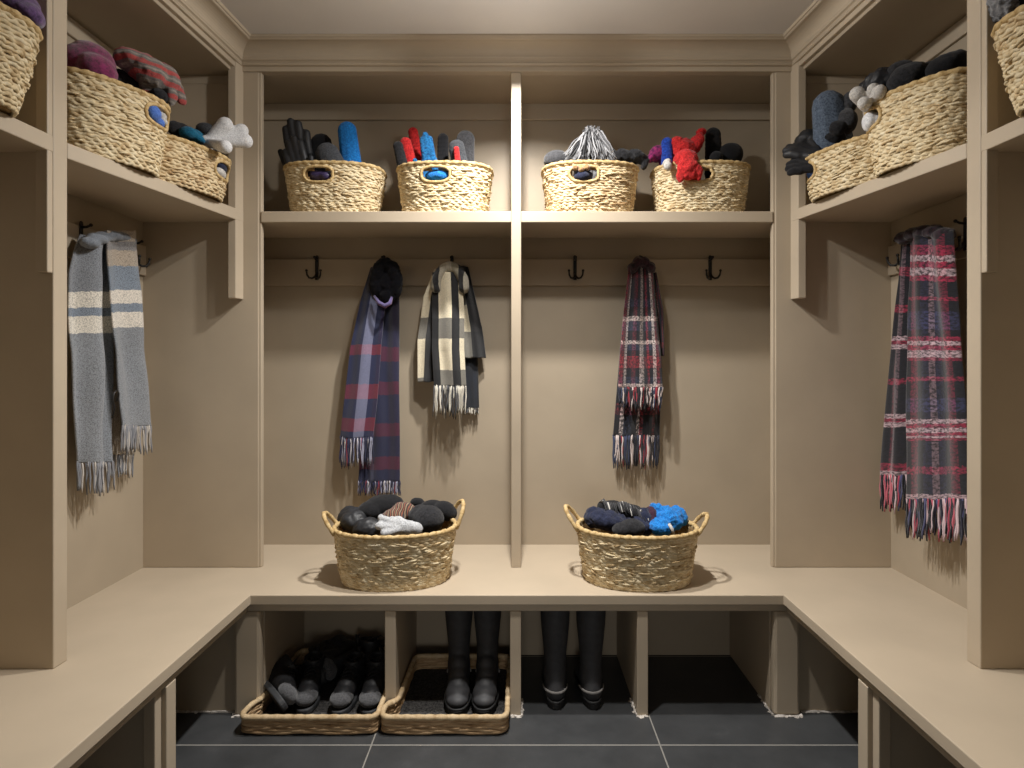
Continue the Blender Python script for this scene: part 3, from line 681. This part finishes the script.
def fringe(name,parent,mat,edge,count,ln,rad=.0028,spread=.006,jit=.25,push=Vector((0,-1,0))):
    m=MB(); n=len(edge)-1
    for q in range(count):
        k=(q+.5+random.uniform(-.35,.35))/count*n; i=min(n-1,int(k)); st=edge[i].lerp(edge[i+1],k-i)+Vector((0,0,.006))
        L_=ln*(1-jit*random.random()); sx=Vector((random.uniform(-1,1)*spread,random.uniform(-1,1)*spread,0)); ph=random.random()*6
        pts=[st+Vector((0,0,-L_*a/5))+sx*(a/5)**1.3*2+Vector((.0018*math.sin(ph+a*1.7),.0018*math.cos(ph+a*1.9),0)) for a in range(6)]
        m.tube(pts,[rad,rad,rad,rad*.95,rad*.9,rad*.6],5,uvu=(random.random(),0))
    return m.build(name,mat,parent,smooth=True)
SG='scarves hanging from the coat hooks'
# 1 grey scarf with cream stripes (left wall)
gs=thing('scarf','grey wool scarf with two cream stripes hanging on the left wall','scarf',tuple(WX(112,235,-1.52)),0,SG)
gcol=(138,142,147); gray_u=[(0,gcol),(.9,gcol)]
GRA=plaid('grey_cream_left',gray_u,[(0,(128,132,138)),(.29,(236,228,212)),(.345,(126,138,152)),(.375,(236,228,212)),(.435,gcol)],.92,260,.6)
GRB=plaid('grey_cream_right',gray_u,[(0,(176,160,140)),(.07,(128,124,122)),(.13,(178,162,142)),(.2,(126,138,152)),(.335,(240,230,214)),(.40,(126,138,152)),(.435,(240,230,214)),(.50,gcol)],.92,260,.6)
PX=Vector((1,0,0))
dl=lambda px,py: 1.515*F/(CX-px)
dl2=lambda px,py: 1.485*F/(CX-px)
e=panel('rear_panel',gs,GRB,[(0,300,108,126),(.6,400,108,124),(1,455,113,135)],lambda px,py:1.535*F/(CX-px),(0,1),1,.004,1,push=PX,vr=(.0,.06))
fr_g=fringe_mat('grey_fringe',((140,140,144),(176,168,158),(116,118,124),(192,184,174),(128,128,132)))
fringe('fringe',gs,fr_g,e,16,.10,.0035,.004)
e=panel('left_panel',gs,GRA,[(0,234,88,114),(.1,252,81,115),(.2,272,76,116),(.5,345,76,115),(.8,415,79,114),(1,463,85,112)],dl,(0,1),1.5,.026,2.4,push=PX)
fringe('fringe',gs,fr_g,e,30,.125,.0034,.004)
e=panel('right_panel',gs,GRB,[(0,230,106,134),(.1,245,107,135),(.3,285,111,139),(.6,345,114,143),(1,426,120,150)],dl2,(0,1),1,.022,.4,push=PX)
fringe('fringe',gs,fr_g,e,30,.125,.0034,.003)
m=MB()
for x_,y_,r_ in ((90,243,.040),(97,239,.045),(105,237,.045),(113,236,.045),(121,237,.045),(128,240,.035)): m.ball(WX(x_,y_,-1.50)-gs.location,(.030,r_,.020))
blob('knot',m,wool('grey_scarf_wool',(124,130,138),(84,90,98),300,.2,.4),.005,4,.006,.03,gs)
m=MB(); m.tube([WX(x,y,-1.462)-gs.location for x,y in ((112,418),(115,408),(113,400),(114,393),(117,390),(119,394),(117,401))],.0028,6); m.build('label_loop',IRON,gs,smooth=True)
# 2 navy tartan (back left bay)
ns=thing('scarf','long navy and crimson tartan scarf with lavender stripe and fringe','scarf',tuple(W(385,262,2.75)),0,SG)
nv_=(24,26,52)
NA=plaid('navy_tartan_front',[(0,(26,32,66)),(.30,(26,32,66)),(.42,(150,154,184)),(.70,(30,34,64)),(.88,(44,26,52)),(1,(30,34,64))],[(0,(14,14,26)),(.20,(24,34,72)),(.42,(140,34,46)),(.50,(30,38,76)),(.64,(140,34,46)),(.72,(30,38,76)),(.86,(140,34,46)),(.94,(30,38,76))],.5,420,.4)
NB=plaid('navy_tartan_rear',[(0,(26,30,60)),(.3,(80,84,116)),(.38,(26,30,60)),(.7,(32,24,54)),(1,(26,30,60))],[(0,(10,10,18)),(.30,(20,24,52)),(.36,(96,22,38)),(.42,(24,28,58)),(.54,(96,22,38)),(.60,(24,28,58)),(.71,(96,22,38)),(.77,(24,28,58)),(.88,(96,22,38)),(.93,(24,28,58))],.5,420,.4)
db=lambda px,py: 2.775
e=panel('rear_panel',ns,NB,[(0,266,376,398),(.2,312,368,399),(.5,375,362,399),(.8,440,360,400),(1,482,358,400)],lambda px,py:2.765,(0,1),2,.012,1.0)
frn=fringe_mat('navy_fringe',((28,30,60),(20,22,44),(150,150,170),(36,40,76),(28,30,60),(196,190,190),(22,24,48),(120,34,50)))
fringe('fringe',ns,frn,e,48,.075,.0028,.003)
e=panel('front_panel',ns,NA,[(0,266,370,390),(.18,298,360,386),(.45,348,349,381),(.75,402,343,377),(1,438,339,373)],lambda px,py:2.735,(0,1),1.5,.012,2.6)
fringe('fringe',ns,frn,e,46,.155,.0028,.004)
m=MB()
for a in range(12):
    th=a/11*math.pi*1.25-.35; c=W(386+10*math.cos(th),284-20*math.sin(th),2.735-.02*math.sin(th)); m.ball(c-ns.location,(.032,.042,.032))
m.ball(W(387,297,2.725)-ns.location,(.036,.036,.040)); m.ball(W(386,282,2.72)-ns.location,(.036,.03,.05)); m.ball(W(378,286,2.73)-ns.location,(.034,.04,.05)); m.ball(W(395,292,2.74)-ns.location,(.022,.03,.045))
blob('knot',m,wool('navy_black_wool',(14,14,22),(6,6,9),240,.05,.5),.005,4,.014,.03,ns)
m=MB(); m.tube([W(374,296,2.69)-ns.location,W(379,303,2.678)-ns.location,W(385,306,2.674)-ns.location,W(390,303,2.676)-ns.location,W(392,297,2.685)-ns.location],[.006,.010,.011,.010,.006],8,flat=.7); m.build('stripe_fold',plaid('lavender_fold',[(0,(96,84,132)),(.5,(150,84,112))],[(0,(96,84,132)),(.5,(170,90,110))],.5),ns,smooth=True)
# 3 black and cream check
bw=thing('scarf','short black and cream buffalo check scarf with knotted loop','scarf',tuple(W(450,262,2.75)),0,SG)
cr=(240,232,212); bk=(26,26,30)
BA=plaid('cream_check_left',[(0,cr),(.30,bk),(1,bk)],[(0,cr),(.42,bk),(.58,cr),(.94,bk)],'mul',300,.35)
BC=plaid('cream_check_front',[(0,bk),(.20,cr),(.62,bk),(.84,cr)],[(0,cr),(.42,bk),(.58,cr),(.86,bk)],'mul',300,.35)
BD=plaid('cream_check_right',[(0,cr),(.45,bk),(1,bk)],[(0,cr),(.22,bk),(.45,cr),(.75,bk)],'mul',300,.35)
BE=plaid('cream_check_tail',[(0,(36,44,60)),(.7,(60,66,80)),(.9,bk)],[(0,bk),(.5,(70,78,94)),(.8,bk)],'mul',300,.35)
e=panel('tail_panel',bw,BE,[(0,340,461,477),(1,408,463,479)],lambda px,py:2.785,(0,1),1,.006,0)
frb=fringe_mat('cream_fringe',((206,200,184),(40,40,44),(186,178,162),(24,24,28),(220,212,196),(90,90,92)))
fringe('fringe',bw,frb,e,14,.04,.003,.003)
panel('right_panel',bw,BD,[(0,266,452,468),(.3,292,458,474),(.7,328,462,482),(1,358,463,486)],lambda px,py:2.76,(0,1),1.5,.014,1.2)
panel('left_panel',bw,BA,[(0,268,434,452),(.25,296,423,452),(.6,340,417,446),(1,382,417,440)],lambda px,py:2.745,(0,1),1.3,.014,2.2)
e=panel('front_panel',bw,BC,[(0,272,432,462),(.35,312,432,464),(.7,350,432,464),(1,386,434,466)],lambda px,py:2.71,(0,1),1.5,.014,.8)
fringe('fringe',bw,frb,e,44,.16,.0028,.005,.3)
m=MB()
for a in range(16):
    th=a/15*math.pi; c=W(450+14*math.cos(th),288-21*math.sin(th),2.72); m.ball(c-bw.location,(.026,.034,.026))
BK=blob('knot',m,None,.005,4,.006,.03,bw)
BK.data.materials.append(stripes_mat('cream_black_loop',((214,206,186),(170,160,136),(30,28,30),(200,190,168)),9,'X'))
# 4 red, black and white tweedy plaid (back right bay)
rp=thing('scarf','red, black and white plaid scarf alone in the right bay','scarf',tuple(W(641,262,2.75)),0,SG)
K=(20,18,26); Rr=(150,36,48); Wt=(238,218,210); Bl=(48,58,84)
RA=plaid('red_plaid_front',[(0,Rr),(.10,Wt),(.17,K),(.30,(104,24,36)),(.38,K),(.46,Wt),(.56,K),(.66,Rr),(.72,K),(.80,Wt),(.86,Rr),(.93,K)],[(0,K),(.08,(90,22,34)),(.12,K),(.26,Bl),(.32,K),(.42,Wt),(.46,Bl),(.53,K),(.60,Wt),(.63,Bl),(.70,K),(.76,Rr),(.84,K),(.9,Bl),(.95,Wt)],.5,300,.86,0,(26,70),.41)
RB=plaid('red_plaid_rear',[(0,K),(.12,Wt),(.2,Bl),(.36,K),(.48,Wt),(.55,Rr),(.62,K),(.8,Rr),(.86,K)],[(0,K),(.2,(100,24,36)),(.26,K),(.5,Bl),(.6,K),(.8,Rr),(.86,K)],.45,300,.92,0,(26,70),.46)
frr=fringe_mat('red_black_fringe',((22,20,28),(206,190,184),(26,28,44),(140,34,46),(18,18,22),(206,190,184),(44,52,78),(22,20,28)))
e=panel('rear_panel',rp,RB,[(0,264,630,654),(.4,330,622,660),(.7,388,617,662),(1,436,613,660)],lambda px,py:2.775,(0,1),2.5,.012,1.7)
fringe('fringe',rp,frr,e,60,.165,.0034,.004,.2)
panel('side_panel',rp,RB,[(0,272,648,656),(.4,310,654,663),(1,356,658,664)],lambda px,py:2.755,(0,1),1,.01,.5)
e=panel('front_panel',rp,RA,[(0,264,629,652),(.1,276,628,654),(.35,310,624,657),(.7,350,620,661),(1,388,618,663)],lambda px,py:2.725,(0,1),2.2,.016,.3,vr=(0,1))
fringe('fringe',rp,frr,e,60,.115,.0036,.004,.35)
m=MB()
for x_,y_ in ((633,268),(638,263),(644,263),(650,268)): m.ball(W(x_,y_,2.74)-rp.location,(.026,.045,.030))
blob('knot',m,wool('plum_black_wool',(60,30,40),(10,10,14),70,.2,.7),.005,3,.012,.02,rp)
# 5 long burgundy plaid (right wall)
lp=thing('scarf','long burgundy, black and white tweed plaid scarf on right wall','scarf',tuple(WX(925,235,1.52)),0,SG)
Bg=(158,36,66); Lw=(206,176,182); Bu=(62,64,100); K2=(20,19,28)
def vv(st):
    return st
DB=(146,32,60)
LA=plaid('burgundy_plaid_main',[(0,K2),(.08,Bg),(.24,K2),(.36,(44,46,78)),(.47,(170,140,150)),(.55,(44,46,78)),(.66,K2),(.76,DB),(.9,K2)],
 [(0,K2),(.07,DB),(.10,Lw),(.115,Bg),(.13,Lw),(.15,Bg),(.165,K2),(.24,DB),(.255,K2),(.30,(50,52,84)),(.36,K2),(.385,Bg),(.40,Lw),(.415,Bg),(.435,Lw),(.455,Lw),(.47,DB),(.49,K2),(.57,DB),(.585,K2),(.64,(50,52,84)),(.68,K2),(.705,Lw),(.72,Bg),(.735,Lw),(.755,Bg),(.77,Lw),(.785,DB),(.80,K2),(.89,DB),(.91,K2),(.97,Lw)],.66,260,.9,0,(20,130),.39)
LBm=plaid('burgundy_plaid_side',[(0,K2),(.25,DB),(.5,(150,120,130)),(.65,K2)],[(0,K2),(.12,DB),(.15,K2),(.3,DB),(.33,K2),(.42,Lw),(.44,Bg),(.46,Lw),(.49,K2),(.62,DB),(.64,K2),(.74,Lw),(.76,Bg),(.78,Lw),(.81,K2),(.94,DB),(.97,Lw)],.68,260,.9,0,(8,120),.39)
frl=fringe_mat('burgundy_fringe',((24,22,30),(168,60,80),(204,178,182),(30,30,46),(20,18,24),(70,72,108),(190,90,104),(26,24,32)))
NX=Vector((-1,0,0))
e=panel('side_panel',lp,LBm,[(0,236,900,914),(.2,285,896,912),(.5,350,890,909),(.8,425,884,906),(1,476,880,904)],lambda px,py:1.515*F/(px-CX),(0,1),1.5,.012,.7,push=NX)
fringe('fringe',lp,frl,e,40,.155,.0038,.004,.25)
e=panel('main_panel',lp,LA,[(0,230,908,949),(.05,240,906,950),(.2,290,905,954),(.5,362,905,960),(.8,440,904,966),(1,500,903,969)],lambda px,py:1.485*F/(px-CX),(0,1),2,.012,2.0,push=NX,nu=36)
fringe('fringe',lp,frl,e,80,.155,.004,.005,.22)
m=MB()
for x_,y_ in ((905,238),(914,234),(924,232),(934,232),(944,235)): m.ball(WX(x_,y_,1.50)-lp.location,(.036,.04,.026))
blob('knot',m,wool('black_plum_wool',(44,26,36),(10,10,14),70,.2,.7),.005,3,.010,.02,lp)

# ------------------------------------------------------------------ trays on the floor
def tray(label,outline,H,rot=0):
    """outline: world polygon (rounded) of the tray"""
    cx=sum(p[0] for p in outline)/len(outline); cy=sum(p[1] for p in outline)/len(outline)
    r=thing('wicker_tray',label,'tray',(cx,cy,0),0,'flat wicker trays under the bench')
    # rounded outline: corner cutting
    pts=[Vector(p)-Vector((cx,cy)) for p in outline]
    dense=[]
    n=len(pts)
    for i in range(n):
        a,b,c=pts[i-1],pts[i],pts[(i+1)%n]; R=.035
        p0=b+(a-b).normalized()*R; p1=b+(c-b).normalized()*R
        for k in range(7):
            t_=k/6; dense.append(p0*(1-t_)**2+b*2*t_*(1-t_)+p1*t_*t_)
    res=[];tot=0; loop=dense+[dense[0]]
    for a,b in zip(loop,loop[1:]):
        L_=(b-a).length; q=max(1,int(L_/.012))
        for k in range(q): res.append(a.lerp(b,k/q))
    N=len(res)
    def nrm(i):
        d=(res[(i+1)%N]-res[i-1]).normalized(); return Vector((d.y,-d.x))
    body=MB(); rows=7; rh=H/rows
    for k in range(rows):
        P_=[];ph=k*2.2
        for i in range(N):
            o_=.0012*math.sin(i*.9+ph)+.0012*mnoise.noise(Vector((i*.3,k*5,3))); q=res[i]+nrm(i)*o_
            P_.append((q.x,q.y,.006+(k+.5)*rh*.94+.0022*math.sin(i*.35+ph*2)))
        b0=len(body.v); body.tube(P_,rh*.66,7,closed=True,flat=.75)
        for j in range(b0,len(body.v)): body.uv[j]=(body.uv[j][0]+k*.41,body.uv[j][1]*.2+k*2.3)
    body.build('tray_side',TRAYSTRAW,r,smooth=True)
    m=MB(); m.tube([(q.x,q.y,H+.002) for q in res],[.0098+.001*math.sin(i*1.9) for i in range(N)],8,closed=True); m.build('rim',TRAYRIM,r,smooth=True)
    m=MB(); m.prism([tuple(q*.985) for q in res],.002,.010); m.build('tray_base',MATT,r)
    return r
TRAYRIM=straw_mat('tray_rope',((150,122,86),(184,156,116),(206,180,140),(218,194,156)),30)
MATT=wool('dark_tray_mat',(76,74,72),(26,25,25),130,0,.8)
tray('flat wicker tray on the floor holding a jumble of black shoes',[(-1.013+.02,2.108),(-.503,2.108),(-.503,2.20),(-.508,2.60),(-.955,2.60),(-.96,2.23),(-.985,2.20)],.062)
tray('flat wicker tray on the floor with rubber boots standing in it',[(-.487,2.108),(-.036,2.108),(-.033,2.55),(-.44,2.55),(-.447,2.205),(-.487,2.195)],.062)

# ------------------------------------------------------------------ rubber boots
def sole_outline(L,wt,wh,n=40):
    pts=[]
    for i in range(n):
        a=2*math.pi*i/n; y=-math.cos(a)*L/2; k=(y/L+.5)  # 0 toe ... 1 heel (toe at -y)
        w=wt+(wh-wt)*min(1,max(0,(k-.25)/.6)); w*=1-.16*math.exp(-((k-.58)/.15)**2)
        pts.append((sgnpow(math.sin(a),.75)*w/2,y))
    return pts
def make_wellington():
    r=thing('rubber_boot','x','boot')
    L=.285; up=MB(); n=28
    # shaft as a thick walled tube
    secs=[(.085,.047,.056,.062),(.13,.043,.050,.064),(.18,.044,.051,.066),(.24,.050,.058,.066),(.30,.056,.064,.066),(.385,.060,.068,.066)]
    vs=[];fs=[]
    for z,a,b,yc in secs:
        for i in range(n): th=2*math.pi*i/n; vs.append((a*math.cos(th),yc+b*math.sin(th),z))
    for z,a,b,yc in secs[::-1]:
        for i in range(n): th=2*math.pi*i/n; vs.append(((a-.008)*math.cos(th),yc+(b-.008)*math.sin(th),z))
    m_=2*len(secs)
    for k in range(m_):
        for i in range(n): q=((k+1)%m_)*n; fs.append((k*n+i,k*n+(i+1)%n,q+(i+1)%n,q+i))
    up.add(vs,fs)
    for y,z,rx_,ry_,rz_ in ((-.092,.044,.044,.048,.026),(-.06,.050,.048,.06,.034),(-.02,.060,.045,.06,.044),(0,.085,.036,.045,.045),(.02,.11,.036,.04,.05),(.03,.072,.044,.05,.055),(.07,.062,.044,.056,.058),(.085,.05,.042,.048,.045),(.05,.095,.043,.050,.04)):
        up.ball((0,y,z),(rx_,ry_,rz_),None,3)
    blob('boot_upper',up,RUBBER,.0045,6,0,.05,r)
    s_=MB().prism(sole_outline(L,.104,.086),0,.022); s_.prism([(x,y) for x,y in sole_outline(.10,.088,.086)],0,.012)
    s_.build('sole',RUBBER_SOLE,r,bevel=.004)
    m=MB(); o_=sole_outline(L+.006,.108,.090); pts=[(x,y,.030) for x,y in o_]; m.tube(pts,.0055,6,closed=True,flat=.6); m.build('welt',RUBBER_SOLE,r,smooth=True)
    # band round the back of the heel
    m=MB(); pts=[]
    for i in range(17):
        a=math.pi*i/16; pts.append((.0475*math.cos(a),.072+.0625*math.sin(a),.062))
    m.tube(pts,.0055,6,flat=.5); m.build('heel_band',GREYBAND,r,smooth=True,)
    m=MB()
    pts=[]
    for i in range(28): a=2*math.pi*i/28; pts.append((.0585*math.cos(a),.066+.0665*math.sin(a),.383))
    m.tube(pts,.006,6,closed=True); m.build('collar',RUBBER_SOLE,r,smooth=True)
    return r
wb=make_wellington()
for i,(lab,x,y,z,rz) in enumerate((('black rubber boot, left one of the pair standing in wicker tray',-.232,2.335,.0105,.06),('black rubber boot, right one of the pair standing in wicker tray',-.122,2.335,.0105,-.03),
  ('black rubber boot facing away, nearest the divider beside the tray',.152,2.40,0.0,math.pi-.02),('black rubber boot facing away, right one of the pair on bare tiles',.290,2.40,0.0,math.pi+.03))):
    if i==0: r=wb
    else:
        r=wb.copy(); COL.objects.link(r)
        for ch in list(wb.children): c=ch.copy(); COL.objects.link(c); c.parent=r
    r.location=(x,y,z); r.rotation_euler=(0,0,rz); r['label']=lab; r['group']='black rubber boots under the bench'

# ------------------------------------------------------------------ shoes in the left tray
SUEDE=wool('grey_suede_toe',(84,84,86),(50,50,52),200,.2,.3); SHBLK=leather('black_shoe_leather',(32,32,34),.5); LACE=wool('dark_laces',(44,44,46),(18,18,18),300,0,.5); LACEW=wool('grey_laces',(140,138,134),(90,88,86),300,0,.5)
SOLEG=leather('dark_grey_sole',(52,53,55),.65)
def make_shoe(L=.27,ank=.10,lace=LACE,cap=SUEDE):
    r=thing('ankle_shoe','x','shoe'); up=MB()
    for y,z,a,b,c in ((-.06,.050,.041,.06,.034),(-.02,.056,.041,.06,.042),(.03,.062,.038,.055,.046),(.085,.058,.037,.045,.048)): up.ball((0,y,z),(a,b,c),None,3)
    n=24; vs=[];fs=[]; secs=[(.05,.036,.052),(.08,.036,.05),(ank,.038,.048),(ank+.028,.041,.05)]
    for z,a,b in secs:
        for i in range(n): th=2*math.pi*i/n; vs.append((a*math.cos(th),.068+b*math.sin(th),z))
    for z,a,b in secs[::-1]:
        for i in range(n): th=2*math.pi*i/n; vs.append(((a-.009)*math.cos(th),.068+(b-.009)*math.sin(th),z))
    mm=2*len(secs)
    for k in range(mm):
        for i in range(n): q=((k+1)%mm)*n; fs.append((k*n+i,k*n+(i+1)%n,q+(i+1)%n,q+i))
    up.add(vs,fs); blob('shoe_upper',up,SHBLK,.0045,4,.003,.03,r)
    t_=MB(); t_.ball((0,-.082,.046),(.043,.050,.031),None,3); blob('toe_cap',t_,cap,.0045,3,.004,.02,r)
    MB().prism(sole_outline(L,.096,.078),0,.022).build('sole',SOLEG,r,bevel=.005)
    m=MB()
    for k in range(5):
        y=-.025+k*.018; z=.092+k*.006
        m.tube([(-.026,y,z-.006),(-.008,y-.003,z+.008),(.010,y+.007,z+.008),(.026,y+.004,z-.006)],.0028,6)
    m.tube([(0,.05,.125),(-.022,.03,.142),(-.034,.01,.128),(-.016,.028,.116),(0,.045,.122)],.0026,6); m.tube([(0,.05,.125),(.024,.03,.142),(.034,.008,.130),(.016,.028,.116),(0,.045,.122)],.0026,6)
    m.build('laces',lace,r,smooth=True)
    m=MB()
    m.tube([(0,.112,.075),(0,.126,.105),(0,.128,ank+.035)],.007,6,flat=1.6); m.build('heel_tab',SHBLK,r,smooth=True)
    return r
sh=make_shoe()
shoes=[('black boot tipped on its side at left of the tray, sole showing',(-.952,2.262,.062),(0,math.radians(64),math.radians(42))),
 ('black shoe with square grey toe, second from left in the tray',(-.815,2.335,.012),(0,0,.12)),
 ('black boot heaped at back left of the tray behind the tipped one',(-.85,2.47,.065),(0,math.radians(76),.5)),
 ('black boot lying on its side in middle of the shoe tray',(-.725,2.48,.062),(0,math.radians(-74),-.45)),
 ('black laced shoe with grey suede toe, second from tray right side',(-.662,2.325,.012),(0,0,-.06)),
 ('black shoe with grey toe at far right of the shoe tray',(-.562,2.325,.012),(0,0,.05)),
 ('black shoe lying behind the two grey toed shoes, by divider',(-.585,2.50,.014),(0,math.radians(12),1.2))]
for i,(lab,loc,rot) in enumerate(shoes):
    if i==0: r=sh
    else:
        r=sh.copy(); COL.objects.link(r)
        for ch in list(sh.children): c=ch.copy(); COL.objects.link(c); c.parent=r
    r.location=loc; r.rotation_euler=rot; r['label']=lab; r['group']='black shoes in the wicker tray'

# ------------------------------------------------------------------ camera and light
cam=bpy.data.cameras.new('camera'); co=bpy.data.objects.new('camera',cam); COL.objects.link(co)
co.location=(0,0,CZ); co.rotation_euler=(math.pi/2,0,0); cam.sensor_width=36; cam.lens=F*36/1024
cam.shift_x=-(CX-512)/1024; cam.shift_y=-(384-CY)/1024; cam.clip_start=.01; sc.camera=co
def area(name,loc,power,size,rot=(0,0,0),col=(1,.97,.935),shape='DISK',sy=None,spread=math.pi):
    l=bpy.data.lights.new(name,'AREA'); l.energy=power; l.shape=shape; l.size=size; l.color=col; l.spread=spread
    if sy: l.size_y=sy
    o=bpy.data.objects.new(name,l); COL.objects.link(o); o.location=loc; o.rotation_euler=rot; return o
def aimed(name,loc,target,power,size,spread):
    d=Vector(target)-Vector(loc)
    return area(name,loc,power,size,d.to_track_quat('-Z','Y').to_euler(),spread=math.radians(spread))
area('downlight',(0,2.10,2.665),30,.07,spread=math.radians(140))
area('downlight',(0,1.71,2.665),17,.10,spread=math.radians(115))
for sx in (-1,1): aimed('side_fill',(-sx*.22,1.86,2.64),(sx*1.28,1.92,2.05),3.6,.06,90)  # added fill lights, one per side, to brighten the side shelf baskets
aimed('post_fill',(-.01,2.24,2.655),(-.004,2.508,2.30),.9,.03,50)  # added light with no fixture, makes the highlight high on the centre divider
aimed('low_fill',(0,-.35,.62),(0,2.4,.02),.7,.5,62)
l=bpy.data.lights.new('crown_fill','POINT'); l.energy=2.6; l.shadow_soft_size=.10; l.color=(1,.97,.935); o=bpy.data.objects.new('crown_fill',l); COL.objects.link(o); o.location=(0,1.98,2.30)  # added fill light in mid-air, lifts the crown moulding
w=bpy.data.worlds.new('room'); sc.world=w; w.use_nodes=True
w.node_tree.nodes['Background'].inputs[0].default_value=(1,.97,.94,1); w.node_tree.nodes['Background'].inputs[1].default_value=.10
sc.view_settings.view_transform='Standard'; sc.view_settings.look='None'; sc.view_settings.exposure=-.06; sc.view_settings.gamma=1.09
